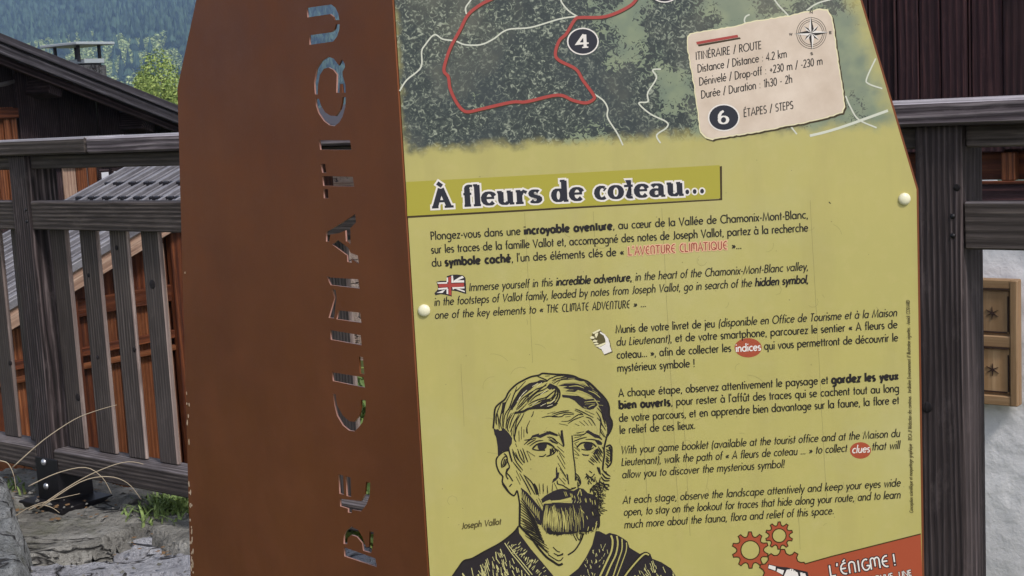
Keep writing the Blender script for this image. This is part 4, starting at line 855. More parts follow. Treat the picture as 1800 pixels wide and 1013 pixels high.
for i, a in enumerate(postA):
    o = beam('post', M['fence_post'], FENCE, fpt(a - PW, 0, -.02 if i != 1 else .03), UP, DF, BF, z_top0 + (.02 if i != 1 else -.03), PW, PD, .004, jit=.0015)
    posts.append(o)
    for z in (.06, .15): dome('bolt', fpt(a - PW / 2, -.0075, z), -BF, .013, .008, M['bolt'], o, 10, 3)
    beam('steel_shoe', M['bracket'], o, fpt(a - PW - .004, -.006, -.005), UP, DF, BF, .17, PW + .03, PD + .02, .002)
    beam('base_plate', M['bracket'], o, fpt(a - PW - .05, -.06, -.012), DF, BF, UP, .26, .22, .02, .002)
    if i in (1, 2): 
        for z in (z_mid1 - .03, z_mid0 + .03): dome('nail_head', fpt(a - .02, -.001, z), -BF, .006, .003, M['bracket'], o, 8, 2)
# rails
cut = along(FP.hit(163, 255))
def rail(nm, a0, a1, b0, z0, z1, depth, m, slope0=0, slope1=0, bev=.004, jit=.001):
    return beam(nm, m, FENCE, fpt(a0, b0, z0), DF, BF, UP, a1 - a0, depth, z1 - z0, bev, jit, end_slope=(slope0, slope1))
rail('top_rail', A0, cut - .001, -.03, z_top0, z_top1, .17, M['fence'], 0, .03, bev=.006)
rail('top_rail', cut + .003, A1, -.03, z_top0, z_top1, .17, M['fence_top'], .03, 0, bev=.007)
for i in range(3):
    l, r = postA[i] + .001, postA[i + 1] - PW - .001
    rail('sub_rail', l, r, .02, z_sub0, z_top0 - .002, .05, M['fence'])
    rail('mid_rail', l, r, .006, z_mid0, z_mid1, .045, M['fence'])
    rail('bottom_rail', l, r, .0, z_bot0, z_bot1, .10, M['fence'], bev=.006)
rail('mid_rail', A0, postA[0] - PW, .006, z_mid0, z_mid1, .045, M['fence']); rail('bottom_rail', A0, postA[0] - PW, .0, z_bot0, z_bot1, .10, M['fence'])
def repaint(o, axis, mat):                              # paints light into the faces that look along one local axis
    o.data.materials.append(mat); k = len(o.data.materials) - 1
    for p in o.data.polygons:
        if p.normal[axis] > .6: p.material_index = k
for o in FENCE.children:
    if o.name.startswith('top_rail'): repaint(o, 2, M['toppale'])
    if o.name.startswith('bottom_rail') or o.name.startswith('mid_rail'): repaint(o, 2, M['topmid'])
# balusters: upright boards standing on the bottom rail behind the middle rail
BB = .052; BPl = Plane(fpt(0, BB, 0), BF)
aB = [along(BPl.hit(x, 600)) for x in (158, 212, 266, 0)]
pitch = (aB[2] - aB[0]) / 2; bw = pitch * .56
left_edges = []
la = along(BPl.hit(155, 600)); k0 = 0
a = la
while a < postA[2] - PW - .02: left_edges.append(a); a += pitch
left_edges.append(la - pitch * .98)
a = along(BPl.hit(37, 600)) 
while a > A0: left_edges.append(a); a -= pitch
a = postA[2] + .13
while a < A1 - .1: left_edges.append(a); a += pitch
left_edges = [a for i, a in enumerate(left_edges) if i != 3]
for a in left_edges:
    if any(p - PW - bw < a < p for p in postA): continue
    j = random.uniform(-.004, .004)
    o = beam('baluster', M['fence'], FENCE, fpt(a + j, BB, z_bot1 + .001), UP, DF, BF, z_mid1 - .015 - z_bot1, bw + random.uniform(-.005, .005), .017, .004, .001)
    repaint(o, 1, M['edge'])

for px, py, r_, pl_ in ((268, 500, .016, BPl), (156, 484, .008, BPl), (205, 436, .009, BPl), (140, 699, .014, BPl), (172, 628, .008, BPl), (242, 615, .009, BPl), (1629, 716, .013, FP), (1700, 330, .008, FP), (30, 640, .010, BPl)):
    q = pl_.hit(px, py); a_ = along(q); best = min((o for o in FENCE.children if o.name.startswith('baluster' if pl_ is BPl else 'post')), key=lambda o: abs(along(WORLD[o.name].translation) + (bw if pl_ is BPl else PW) / 2 - a_))
    a_ = min(max(a_, along(WORLD[best.name].translation) + r_ + .002), along(WORLD[best.name].translation) + (bw if pl_ is BPl else PW) - r_ - .002)
    dome('knot', fpt(a_, BB if pl_ is BPl else 0, q.z), -BF, r_, .0025, M['knot'], best, 12, 3)
# ================================================================== rocks and near ground
def stone_mat(name, a, b, c, sc=6, lich=.5):
    t = MT(name, .9, spec=.2); v = t.coord('Object', rnd=True)
    n1 = t.noise(v, sc, 6, .65); n2 = t.noise(v, sc * 9, 5, .7)
    col = t.ramp(n1, [(.3, s2l(a)), (.52, s2l(b)), (.72, s2l(c))])
    col = t.mix(col, s2l((44, 42, 40)), t.ramp(n2, [(.3, (.8,) * 3), (.46, (0,) * 3)]))
    col = t.mix(col, s2l((96, 98, 70)), t.ramp(t.noise(v, 3.4, 4, .7), [(.56, (0,) * 3), (.68, (lich,) * 3)]))
    cn = t.noise(t.coord('Object', (1.2, 3.4, 3)), 1.7, 4, .5, .4)
    cr = t.ramp(t.math('ABSOLUTE', t.math('SUBTRACT', cn, .5)), [(0, (.95,) * 3), (.02, (0,) * 3)])
    col = t.mix(col, s2l((50, 46, 46)), cr)
    t.base(col); t.bump(t.math('ADD', t.math('ADD', n1, n2), t.math('MULTIPLY', cr, -.9)), 1.0, .035); return t.m
M['rock_grey'] = stone_mat('grey_green_schist', (100, 98, 94), (152, 149, 143), (192, 189, 183), 5)
M['rock_pale'] = stone_mat('pale_lilac_schist', (146, 146, 154), (192, 192, 200), (216, 216, 222), 7, .12)
M['rock_rough'] = stone_mat('rough_light_granite', (110, 112, 110), (168, 170, 172), (206, 208, 210), 14, .3)
M['brick'] = flat('terracotta_edging', (168, 104, 66), .8)
from mathutils import noise as mnoise
def fbm(x, y, z, o=4):
    s = 0; a = 1
    for i in range(o): s += a * mnoise.noise(Vector((x, y, z))); x *= 2; y *= 2; z *= 2; a *= .5
    return s
def slab(name, label, outline_px, ztop, thick, m, rough=.02, seed=0, tilt=(0, 0), group=None, cat='rock', step=.018):
    """a stone slab: outline given as ground points, top surface roughened."""
    pl = Plane((0, 0, ztop), UP); pts = [pl.hit(x, y) for x, y in outline_px]
    c = sum(pts, Vector()) / len(pts)
    o = thing(name, label, cat, (c.x, c.y, ztop - thick), group)
    bm = bmesh.new(); xs = [p.x for p in pts]; ys = [p.y for p in pts]
    def inside(x, y):
        r_ = False; n = len(pts)
        for i in range(n):
            a, b = pts[i], pts[(i + 1) % n]
            if (a.y > y) != (b.y > y) and x < (b.x - a.x) * (y - a.y) / (b.y - a.y) + a.x: r_ = not r_
        return r_
    def edge(x, y):
        d = 9
        for i in range(len(pts)):
            a, b = pts[i], pts[(i + 1) % len(pts)]; ab = Vector((b.x - a.x, b.y - a.y)); ap = Vector((x - a.x, y - a.y)); t_ = max(0, min(1, ap.dot(ab) / ab.dot(ab))); d = min(d, (ap - ab * t_).length)
        return d if inside(x, y) else -d
    nx = int((max(xs) - min(xs)) / step) + 5; ny = int((max(ys) - min(ys)) / step) + 5; g = {}
    for i in range(nx):
        for j in range(ny):
            x = min(xs) - 2 * step + i * step; y = min(ys) - 2 * step + j * step; e = edge(x, y)
            e += .03 * fbm(x * 5, y * 5, seed)
            if e < -step * 1.2: continue
            h = ztop + rough * fbm(x * 3 + seed, y * 3, seed) + rough * .22 * abs(fbm(x * 14, y * 24, seed, 4)) + (x - c.x) * tilt[0] + (y - c.y) * tilt[1]
            terr = round(fbm(x * 1.6 + seed * 2, y * 3.2, 3, 2) * 3.2) * rough * .7; h += terr
            if e < .03: h -= (thick) * min(1, ((.03 - e) / .055)) ** 1.5
            g[i, j] = bm.verts.new((x, y, max(h, ztop - thick)))
    for (i, j), v in g.items():
        q = [(i, j), (i + 1, j), (i + 1, j + 1), (i, j + 1)]
        if all(k in g for k in q): bm.faces.new([g[k] for k in q])
    vs = [v.co.copy() for v in bm.verts]; bm.verts.index_update(); fs = [tuple(v.index for v in f.verts) for f in bm.faces]; bm.free()
    s_ = meshobj('stone', vs, fs, m, None, WORLD[o.name], smooth=False)
    # one mesh thing: move the tags to the mesh itself
    s_.name = name + '_mesh'; WORLD[s_.name] = WORLD[o.name]
    s_['label'] = label; s_['category'] = cat
    if group: s_['group'] = group
    bpy.data.objects.remove(o); s_.name = name; s_.data.name = name; return s_
slab('rock_slab', 'flat grey brown rock slab that carries the steel foot of the fence post', [(-140, 800), (60, 822), (330, 868), (420, 900), (400, 985), (250, 925), (180, 950), (90, 978), (-40, 990), (-220, 930)], .0, .14, M['rock_grey'], .016, 1)
slab('rock_slab', 'pale lilac cracked rock surface stepping down below the post slab', [(-60, 955), (120, 895), (320, 850), (470, 880), (700, 1000), (700, 1280), (-200, 1280)], -.04, .2, M['rock_pale'], .03, 5, tilt=(.02, 0))
slab('rough_stone', 'rough light granite stone at the lower left corner beside the slabs', [(-130, 850), (10, 838), (40, 900), (48, 1000), (60, 1120), (-60, 1180), (-230, 1080)], .09, .25, M['rock_rough'], .05, 9)
slab('small_rock', 'small dark edge stone lying at the grass beside the post foot', [(215, 868), (236, 862), (262, 882), (240, 895), (222, 890)], .035, .07, M['rock_grey'], .01, 13, step=.012)

# dry grass stalks, each an arc
M['straw'] = flat('dry_straw', (176, 160, 136), .7)
stalks = [((22, 822), (75, 775), (130, 738), (170, 722), (205, 712)), ((70, 890), (130, 850), (180, 825), (225, 812), (262, 820), (297, 841)), ((70, 893), (140, 848), (190, 838), (225, 850), (248, 878)),
          ((50, 855), (100, 832), (150, 822), (180, 840), (196, 868)), ((0, 810), (14, 815), (24, 835), (28, 862)), ((50, 897), (70, 888), (90, 892), (105, 902)), ((0, 935), (30, 905), (70, 885), (140, 868))]
labs = ['long dry straw stalk rising across the post towards the boards', 'dry straw stalk arching widest in front of the bottom rail', 'dry straw stalk arching low below the widest one', 'dry straw stalk bending over left of the steel foot',
        'short dry stalk drooping at the left picture edge', 'tiny dry stalk curled on the slab by the base plate', 'dry stalk lying low over the left rock']
for q, lb in zip(stalks, labs):
    n = len(q); pts = []
    for i, (x, y) in enumerate(smooth(list(q), 4)):
        pts.append(at(x, y, 4.72 + .0 * i))
    # keep the root on the rock
    nn = len(pts)
    o = tube('dry_grass_stalk', pts, [.0021 - .0013 * i / nn for i in range(nn)], M['straw'], n=5)
    tag(o, lb, 'dry stalk', 'dry grass stalks in front of the fence')

# green tuft beyond the rail
def leafmat(name, a, b, trans=.25, rough=.6):
    t = MT(name, rough, spec=.3); g = t.n('ShaderNodeNewGeometry')
    c = t.mix(s2l(a), s2l(b), g.outputs['Random Per Island']); t.base(c)
    tr = t.n('ShaderNodeBsdfTranslucent'); t.l(c, tr.inputs[0]); mx = t.n('ShaderNodeMixShader'); mx.inputs[0].default_value = trans
    t.l(t.b.outputs[0], mx.inputs[1]); t.l(tr.outputs[0], mx.inputs[2]); t.l(mx.outputs[0], t.n('ShaderNodeOutputMaterial').inputs[0])
    for n in list(t.t.nodes):
        if n.type == 'OUTPUT_MATERIAL' and not n.inputs[0].links: t.t.nodes.remove(n)
    return t.m
M['grass'] = leafmat('green_grass_blades', (92, 112, 58), (150, 170, 104))
M['leaf_bright'] = leafmat('bright_green_leaves', (112, 134, 62), (164, 178, 98), .35)
M['leaf_mid'] = leafmat('mid_green_leaves', (66, 88, 46), (112, 132, 70), .3)
M['meadow'] = MT('meadow_ground', .95, spec=.1)
_t = M['meadow']; _v = _t.coord('Object', rnd=False); _t.base(_t.ramp(_t.noise(_v, .6, 6, .6), [(.3, s2l((70, 80, 44))), (.7, s2l((104, 106, 66)))])); M['meadow'] = _t.m
def blades(name, cx, cy, cz, rx, ry, n, h, m, parent=None, seed=1, kind=None, wd=.006):
    r_ = random.Random(seed); vs = []; fs = []
    for i in range(n):
        x = cx + r_.gauss(0, rx); y = cy + r_.gauss(0, ry); a = r_.uniform(0, 6.28); hh = h * r_.uniform(.5, 1.2); ln_ = r_.uniform(.2, .9) * hh
        d = Vector((math.cos(a), math.sin(a), 0)); s_ = d.cross(UP) * wd; p = Vector((x, y, cz)); b = len(vs)
        for t_, w_ in ((0, 1), (.45, .9), (.8, .5)):
            q = p + d * (ln_ * t_ * t_) + UP * (hh * t_ * (1.25 - .45 * t_)); vs += [q - s_ * w_, q + s_ * w_]
        vs.append(p + d * ln_ + UP * hh * .8)
        fs += [(b, b + 1, b + 3, b + 2), (b + 2, b + 3, b + 5, b + 4), (b + 4, b + 5, b + 6)]
    return meshobj(name, vs, fs, m, parent, kind=kind)
gp = GROUND.hit(290, 900)
tf = blades('grass_tuft', gp.x, gp.y, -.02, .045, .06, 420, .085, M['grass'], kind='stuff', seed=4)
tf['label'] = 'green grass tuft growing between the rocks under the bottom rail'; tf['category'] = 'grass'
gp = GROUND.hit(-15, 865)
tf = blades('grass_tuft', gp.x, gp.y, -.02, .06, .05, 120, .06, M['grass'], kind='stuff', seed=6)
tf['label'] = 'thin grass wisps between the stones at the left edge'; tf['category'] = 'grass'
# terracotta edging bricks under the rail at the left
EB = Plane(fpt(0, .30, 0), BF); a_ = along(EB.hit(-60, 820)); i = 0
edg = thing('brick_edging', 'row of small orange edging bricks behind the fence foot', 'brick edging', EB.hit(0, 840) * 1.0 + UP * -EB.hit(0, 840).z + UP * -.05)
while a_ < along(EB.hit(330, 860)):
    beam('brick', M['brick'], edg, PF0 + DF * a_ + BF * .34 + UP * (-.06), DF, BF, UP, .056, .1, .1, .004, .002); a_ += .062

# gravel, crumbs of rock and leaf litter on the slabs
def litter(name, label, n, lo_, hi_, m, seed, flatk, box):
    r_ = random.Random(seed); vs = []; fs = []
    for i in range(n):
        p = Plane((0, 0, .012), UP).hit(r_.uniform(box[0], box[2]), r_.uniform(box[1], box[3])); s_ = r_.uniform(lo_, hi_); b = len(vs); zz = -.0 if p.y > 4.75 else -.03
        a = r_.uniform(0, 6.28); u = Vector((math.cos(a), math.sin(a), r_.uniform(-.2, .2))) * s_; v = Vector((-math.sin(a), math.cos(a), r_.uniform(-.2, .2))) * s_ * r_.uniform(.5, .9); p.z += zz + s_ * flatk * .5
        w_ = UP * s_ * flatk; vs += [p - u, p - v, p + u * r_.uniform(.7, 1.1), p + v, p + w_ + u * .2, p - w_ * .6]
        fs += [(b, b + 1, b + 4), (b + 1, b + 2, b + 4), (b + 2, b + 3, b + 4), (b + 3, b, b + 4), (b + 1, b, b + 5), (b + 2, b + 1, b + 5), (b + 3, b + 2, b + 5), (b, b + 3, b + 5)]
    o = meshobj(name, vs, fs, m, kind='stuff'); o['label'] = label; o['category'] = 'ground litter'
litter('gravel', 'small grey stone crumbs scattered over the rock slabs', 130, .003, .016, M['rock_grey'], 3, .6, (-20, 815, 380, 1010))
litter('leaf_litter', 'dry brown leaf bits scattered round the post foot', 160, .006, .016, flat('dead_leaf', (120, 92, 62), .8), 5, .12, (-20, 830, 300, 960))
# ================================================================== ground, hillside
def gz(x, y):
    b = (Vector((x, y, 0)) - PF0).dot(BF)
    if b < .45: z = -.24
    elif b < 2.4: t_ = (b - .45) / 1.95; z = -.24 - 1.66 * t_ * t_ * (3 - 2 * t_)
    else: z = -1.9
    d = math.hypot(x, y)
    if b > 2.4 and d > 40: z -= min(44, (d - 40) * .085)
    return z
def grid(name, xs, ys, zf, m, kind='structure'):
    vs = [(x, y, zf(x, y)) for y in ys for x in xs]; n = len(xs)
    fs = [(j * n + i, j * n + i + 1, (j + 1) * n + i + 1, (j + 1) * n + i) for j in range(len(ys) - 1) for i in range(n - 1)]
    return meshobj(name, vs, fs, m, smooth=True, kind=kind)
def geo(a, b, n): return [a * (b / a) ** (i / (n - 1)) for i in range(n)]
xs = [-v for v in geo(8, 2400, 26)][::-1] + [v * .35 for v in range(-22, 23)] + geo(8, 2400, 26)
ys = [-55, -30, -12, -6, -3] + [-2 + .3 * i for i in range(60)] + geo(16.5, 720, 26)
grid('ground', xs, ys, gz, M['meadow'])
def hz_(x, y):
    t_ = y - 700
    return -46 + max(0, t_) * (.2 + .00001 * t_) + 9 * fbm(x / 340, y / 340, 2) * min(1, max(0, t_ / 200))
M['forest_floor'] = flat('forest_floor', (60, 70, 50), .95)
grid('hillside', [-2400 + 80 * i for i in range(61)], [680 + 60 * i for i in range(33)], hz_, M['forest_floor'])

def bulk(name, tmpl, place_, m, label, cat='forest'):
    V = []; F = []; off = 0
    tv = [np.array(t[0], dtype=np.float32) for t in tmpl]; tf = [np.array(t[1], dtype=np.int32) for t in tmpl]
    for (x, y, z, sx, sz, rot, k) in place_:
        v = tv[k]; c, s = math.cos(rot), math.sin(rot)
        q = np.empty_like(v); q[:, 0] = (v[:, 0] * c - v[:, 1] * s) * sx + x; q[:, 1] = (v[:, 0] * s + v[:, 1] * c) * sx + y; q[:, 2] = v[:, 2] * sz + z
        V.append(q); F.append(tf[k] + off); off += len(v)
    V = np.concatenate(V); F = np.concatenate(F)
    me = bpy.data.meshes.new(name); me.vertices.add(len(V)); me.vertices.foreach_set('co', V.ravel())
    me.loops.add(F.size); me.loops.foreach_set('vertex_index', F.ravel()); me.polygons.add(len(F))
    me.polygons.foreach_set('loop_start', np.arange(0, F.size, 3, dtype=np.int32)); me.update(calc_edges=True); me.materials.append(m)
    o = bpy.data.objects.new(name, me); C.objects.link(o); o['kind'] = 'stuff'; o['label'] = label; o['category'] = cat; WORLD[o.name] = Matrix.Identity(4); return o
def conifer_t(seed):
    r_ = random.Random(seed); vs = []; fs = []
    tiers = 6
    for t_ in range(tiers):
        z0 = t_ / tiers * .86 + .04; z1 = min(1, z0 + .34 - .1 * t_ / tiers); rad = .17 * (1 - t_ / tiers) + .02; b = len(vs); n = 6
        for k in range(n * 2):
            a = math.pi * k / n + t_; rr_ = rad * (1.2 if k % 2 == 0 else .55) * r_.uniform(.75, 1.25)
            vs.append((rr_ * math.cos(a), rr_ * math.sin(a), z0 - (.05 if k % 2 == 0 else -.02) + r_.uniform(-.015, .015)))
        vs.append((r_.uniform(-.01, .01), 0, z1))
        for k in range(n * 2): fs.append((b + k, b + (k + 1) % (n * 2), b + n * 2))
    return vs, fs
def decid_t(seed, n=150):
    r_ = random.Random(seed); vs = []; fs = []
    lobes = [(r_.uniform(-.28, .28), r_.uniform(-.28, .28), r_.uniform(.35, .8), r_.uniform(.2, .34)) for _ in range(6)] + [(0, 0, .6, .4)]
    for i in range(n):
        lx, ly, lz, lr = r_.choice(lobes); u = r_.uniform(-.3, 1); a = r_.uniform(0, 6.28); s_ = math.sqrt(1 - u * u); nrm = Vector((s_ * math.cos(a), s_ * math.sin(a), u))
        c = Vector((lx, ly, lz)) + nrm * lr * r_.uniform(.75, 1.05); nn = (nrm + Vector((r_.uniform(-.5, .5), r_.uniform(-.5, .5), r_.uniform(-.3, .5)))).normalized(); p = nn.orthogonal().normalized(); q = nn.cross(p); sz = r_.uniform(.04, .09); b = len(vs); rot = r_.uniform(0, 6)
        for k in range(3): an = rot + k * 2.09; vs.append(tuple(c + (p * math.cos(an) + q * math.sin(an)) * sz))
        vs.append(tuple(c + (p * math.cos(rot + 1) + q * math.sin(rot + 1)) * sz * 1.5 - nn * .03)); fs += [(b, b + 1, b + 2), (b, b + 3, b + 1)]
    return vs, fs
M['con'] = leafmat('conifer_needles', (16, 28, 30), (84, 106, 86), .1, .9)
M['dec'] = leafmat('pale_deciduous_leaves', (96, 116, 62), (196, 206, 132), .3, .8)
ct = [conifer_t(i) for i in range(4)]; dt_ = [decid_t(i) for i in range(5)]
pc, pd_ = [], []
rf = random.Random(77); y = 830.0
while y < 1980:
    x = -.62 * y
    while x < .26 * y:
        xx, yy = x + rf.uniform(-4, 4), y + rf.uniform(-4, 4); band = fbm(xx / 150, yy / 60, 5, 3) + (1180 - yy) / 260 + (-2 if xx / yy > -.2 else 0)
        if band > rf.uniform(-.15, .25):
            s_ = rf.uniform(8, 14); pd_.append((xx, yy, hz_(xx, yy) - 1.5, s_, s_ * rf.uniform(.8, 1.1), rf.uniform(0, 6), rf.randrange(5)))
        else:
            h = rf.uniform(12, 32); pc.append((xx, yy, hz_(xx, yy) - .8, h * rf.uniform(.8, 1.15), h, rf.uniform(0, 6), rf.randrange(4)))
        x += 9.5
    y += 9.5
bulk('conifer_forest', ct, pc, M['con'], 'dark blue green conifer forest covering the far hillside')
bulk('deciduous_wood', dt_, pd_, M['dec'], 'pale green broadleaf wood along the foot of the far hillside')

# ---- leafy trees and bushes near by
def crown(name, c, rx, rz, n, leaf, m, parent, seed, lobes=9):
    r_ = random.Random(seed); vs = []; fs = []; L = [(Vector((r_.gauss(0, .45) * rx, r_.gauss(0, .45) * rx, r_.gauss(0, .42) * rz)), r_.uniform(.3, .55)) for _ in range(lobes)]
    for i in range(n):
        lc, lr = r_.choice(L); d = Vector((r_.gauss(0, 1), r_.gauss(0, 1), r_.gauss(0, 1))).normalized(); rad = r_.uniform(.35, 1.0) ** .5
        p = Vector(c) + lc + Vector((d.x * rx, d.y * rx, d.z * rz)) * lr * rad; nn = (d + Vector((r_.uniform(-.8, .8), r_.uniform(-.8, .8), r_.uniform(-.2, 1)))).normalized(); a = nn.orthogonal().normalized(); b_ = nn.cross(a); an = r_.uniform(0, 6.28); u = a * math.cos(an) + b_ * math.sin(an); v = nn.cross(u); s_ = leaf * r_.uniform(.6, 1.3); k = len(vs)
        vs += [p - u * s_, p + v * s_ * .45 + nn * s_ * .1, p + u * s_, p - v * s_ * .45 + nn * s_ * .1]; fs += [(k, k + 1, k + 2, k + 3)]
    return meshobj(name, vs, fs, m, parent)
M['bark'] = flat('bark', (84, 74, 62), .9)
def tree(label, base, h, rx, n, leaf, m, seed, cat='tree', name='leafy_tree', group=None, crown_low=.35):
    t_ = thing(name, label, cat, base, group); b = Vector(base); r_ = random.Random(seed); ch = [tube(None, [b + Vector((0, 0, -.1)), b + UP * h * .3, b + Vector((rx * .08, 0, h * .6)), b + Vector((0, 0, h * .92))], [h * .022, h * .017, h * .011, h * .003], None, n=7)]
    for i in range(9):
        z = h * r_.uniform(crown_low, .8); a = r_.uniform(0, 6.28); e = b + Vector((math.cos(a) * rx * .7, math.sin(a) * rx * .7, z + h * .12)); ch.append(tube(None, [b + UP * z, b.lerp(e, .5) + UP * (z * .5 + h * .03), e], [h * .008, h * .005, h * .002], None, n=5))
    joined('trunk', ch, M['bark'], t_, smooth=True); crown('crown', b + UP * h * .66, rx, h * .36, n, leaf, m, t_, seed); return t_
c = at(283, 150, 62); tree('bright yellow green tree above the low end of the chalet roof', (c.x, c.y, gz(c.x, c.y)), c.z - gz(c.x, c.y) + 1.2, 1.9, 20000, .075, M['leaf_bright'], 4)
c = at(330, 175, 75); tree('mid green tree partly behind the brown sign edge beyond the roof', (c.x, c.y, gz(c.x, c.y)), c.z - gz(c.x, c.y) + .6, 2.2, 14000, .08, M['leaf_mid'], 8)
def bush(label, c, rx, rz, n, leaf, m, seed, group='green bushes beyond the fence'):
    t_ = thing('leafy_bush', label, 'bush', (c[0], c[1], gz(c[0], c[1])), group); b = Vector((c[0], c[1], gz(c[0], c[1])))
    joined('stem', [tube(None, [b + Vector((math.cos(k) * .03, math.sin(k) * .03, -.05)), b + Vector((math.cos(k * 2) * rx * .4, math.sin(k * 2) * rx * .4, rz * 1.2))], [.018, .006], None, n=5) for k in range(5)], M['bark'], t_)
    crown('foliage', (b.x, b.y, b.z + rz), rx, rz, n, leaf, m, t_, seed, 12)
for k, (px, yy, rx, rz) in enumerate(((600, 7.6, .5, 1.0), (655, 7.0, .42, .8), (540, 8.8, .5, .95))):
    c = at(px, 500, yy); bush(('leafy green bush seen through the upper cut-out letters', 'leafy green bush nearest the sign edge seen through the lower letters', 'leafy green bush farthest back behind the letters')[k], (c.x, c.y), rx, rz, 2600, .045, M['leaf_mid'] if k else M['leaf_bright'], 50 + k)

# ================================================================== metal roofed hut beyond the fence
def roofmat():
    t = MT('grey_sheet_metal', .42, metal=.35); v = t.coord('Object'); n = t.noise(v, 6, 5, .65)
    t.base(t.ramp(n, [(.3, s2l((108, 106, 112))), (.7, s2l((156, 154, 160)))])); t.bump(t.noise(v, 30, 3, .6), .15, .004); return t.m
M['metalroof'] = roofmat()
M['guard'] = flat('dark_snow_guard_steel', (40, 38, 44), .5, metal=.3)
P1 = at(190, 435, 8.0); GW = Plane(P1, DF); P2 = GW.hit(5, 545)
VD = (P1 - P2).normalized(); NR = DF.cross(VD); NR = NR if NR.z > 0 else -NR; RP = Plane(P1, NR)
far = RP.hit(180, 328); LA = abs((far - P1).dot(DF))
HUT = thing('metal_roofed_hut', 'low hut with grey ribbed metal roof and orange board gable just beyond the fence', 'hut', up(P1, -1.9))
e0 = P1 - VD * 1.5; Lv = 3.3
nP = 7; pw = LA / nP
for i in range(nP):
    o = e0 - DF * (pw * (i + 1))
    beam('roof_sheet', M['metalroof'], HUT, o, VD, DF, NR, Lv, pw - .004, .012, .002)
for i in range(nP + 1): beam('standing_seam', M['metalroof'], HUT, e0 - DF * (pw * i + .012) + NR * .01, VD, DF, NR, Lv, .02, .032, .004)
for i in range(nP * 3): 
    if i % 3 != 1 or True:
        beam('roof_rib', M['metalroof'], HUT, e0 - DF * (pw * i / 3 + pw / 6 + .005) + NR * .0125, VD, DF, NR, Lv, .01, .01, .002)
g0 = RP.hit(198, 331); vv = (g0 - e0).dot(VD)
for row, dv in ((0, 0), (1, -.22)):
    for i in range(16):
        a_ = LA * (i + .5 + .5 * row) / 16.6; beam('snow_guard', M['guard'], HUT, e0 - DF * a_ + VD * (vv + dv) + NR * .012, DF, VD, NR, .05, .02, .026, .003)
beam('verge_board', M['fascia'], HUT, e0 - DF * .005 - NR * .125, VD, -DF, NR, Lv, .03, .12, .004)
beam('verge_flashing', M['metalroof'], HUT, e0 + DF * .012 - NR * .02, VD, -DF, NR, Lv, .05, .045, .004)
beam('eave_board', M['fascia'], HUT, e0 - NR * .125 + VD * .01, -DF, VD, NR, LA, .03, .12, .004)
beam('rear_slope', M['metalroof'], HUT, e0 + VD * Lv, (BF * VD.dot(BF) - UP * VD.z), -DF, UP, 3.3, LA, .02, .002)
gb = BF; wp = P1 - DF * .16
def rz(b): return (P1 + VD * (b / VD.dot(BF))).z - .14
b = -1.35; i = 0; zsplit = GW.hit(200, 548).z
while b < 1.85:
    w_ = random.uniform(.13, .17); zt = rz(b) if b < 1.7 else rz(1.7)
    o_ = up(wp + gb * b, -1.92); dd = random.uniform(0, .012)
    beam('wall_board', M['orange'] if i % 4 else M['orange_dark'], HUT, o_ + DF * dd, UP, gb, -DF, max(.1, zsplit + 1.92), w_ - .006, .025, .003)
    if zt > zsplit + .05: beam('upper_wall_board', M['orange_dark'], HUT, up(o_, zsplit + .004) + DF * dd, UP, gb, -DF, zt - zsplit, w_ - .006, .025, .003)
    b += w_; i += 1
for py, hh, mt in ((548, .10, 'orange_dark'), (617, .05, 'orange_dark'), (640, .035, 'orange')):
    z_ = GW.hit(230, py).z; beam('wall_ledge', M[mt], HUT, up(wp + gb * -1.35 + DF * .016, z_), gb, DF, UP, 3.2, .03, hh, .004)
for px, w_, mt in ((143, .06, 'orange_dark'), (296, .09, 'fascia'), (330, .12, 'orange_dark')):
    q = GW.hit(px, 600); beam('corner_post', M[mt], HUT, up(q - DF * .13, -1.9), UP, gb, DF, rz((q - P1).dot(BF)) + 1.9 - .02, w_, .05, .005)
# eave side wall of the hut
q0 = up(wp + gb * -1.36, -1.92); k = 0
while k * .16 < LA - .3: beam('side_board', M['orange_dark'], HUT, q0 - DF * (k * .16 + .16), UP, DF, BF, rz(-1.36) + 1.9, .154, .025, .003); k += 1
beam('rear_wall', M['orange_dark'], HUT, up(wp - DF * (LA - .3) + gb * -1.35, -1.92), UP, gb, DF, rz(-1.35) + 1.9, 3.2, .03, .003)

# ================================================================== dark larch chalet at the left
CA, CI = BF, -DF                                       # along the gable, and inwards
LC = Plane(at(150, 180, 13.0), CI)
W1, W2 = LC.hit(0, 60), LC.hit(310, 186); RD = (W2 - W1).normalized(); NRf = RD.cross(CI); NRf = NRf if NRf.z > 0 else -NRf
CH = thing('dark_wood_chalet', 'old dark larch chalet gable with sloping dark roof and orange shutter left of the sign', 'chalet', up(LC.hit(150, 180), -1.9))
s0 = W1 - RD * 3.2; Lr = (W2 - W1).length + 3.2 + 1.2
M['roofdark'] = MT('dark_roof_sheet', .6).base(s2l((66, 62, 68))).m
M['barge'] = wood('dark_barge_board', (34, 30, 34), (64, 60, 66), (96, 92, 98), 9)
for k in range(12): beam('roof_sheet', M['roofdark'], CH, s0 + CI * (.6 * k) - NRf * .05, RD, CI, NRf, Lr, .594, .05, .004)
beam('barge_board', M['barge'], CH, s0 - CI * .03 - NRf * .17, RD, CI, NRf, Lr, .028, .12, .004)
beam('barge_trim', M['barge'], CH, s0 - CI * .055 - NRf * .075, RD, CI, NRf, Lr, .024, .07, .004)
beam('verge_batten', M['chalet_dark'], CH, s0 + CI * .05 - NRf * .23, RD, CI, NRf, Lr, .05, .17, .004)
LW = Plane(W1 + CI * .5, CI)                          # wall plane under the overhang
def roofz(p): q = (Vector(p) - W1).dot(CA); return (W1 + RD * (q / RD.dot(CA))).z
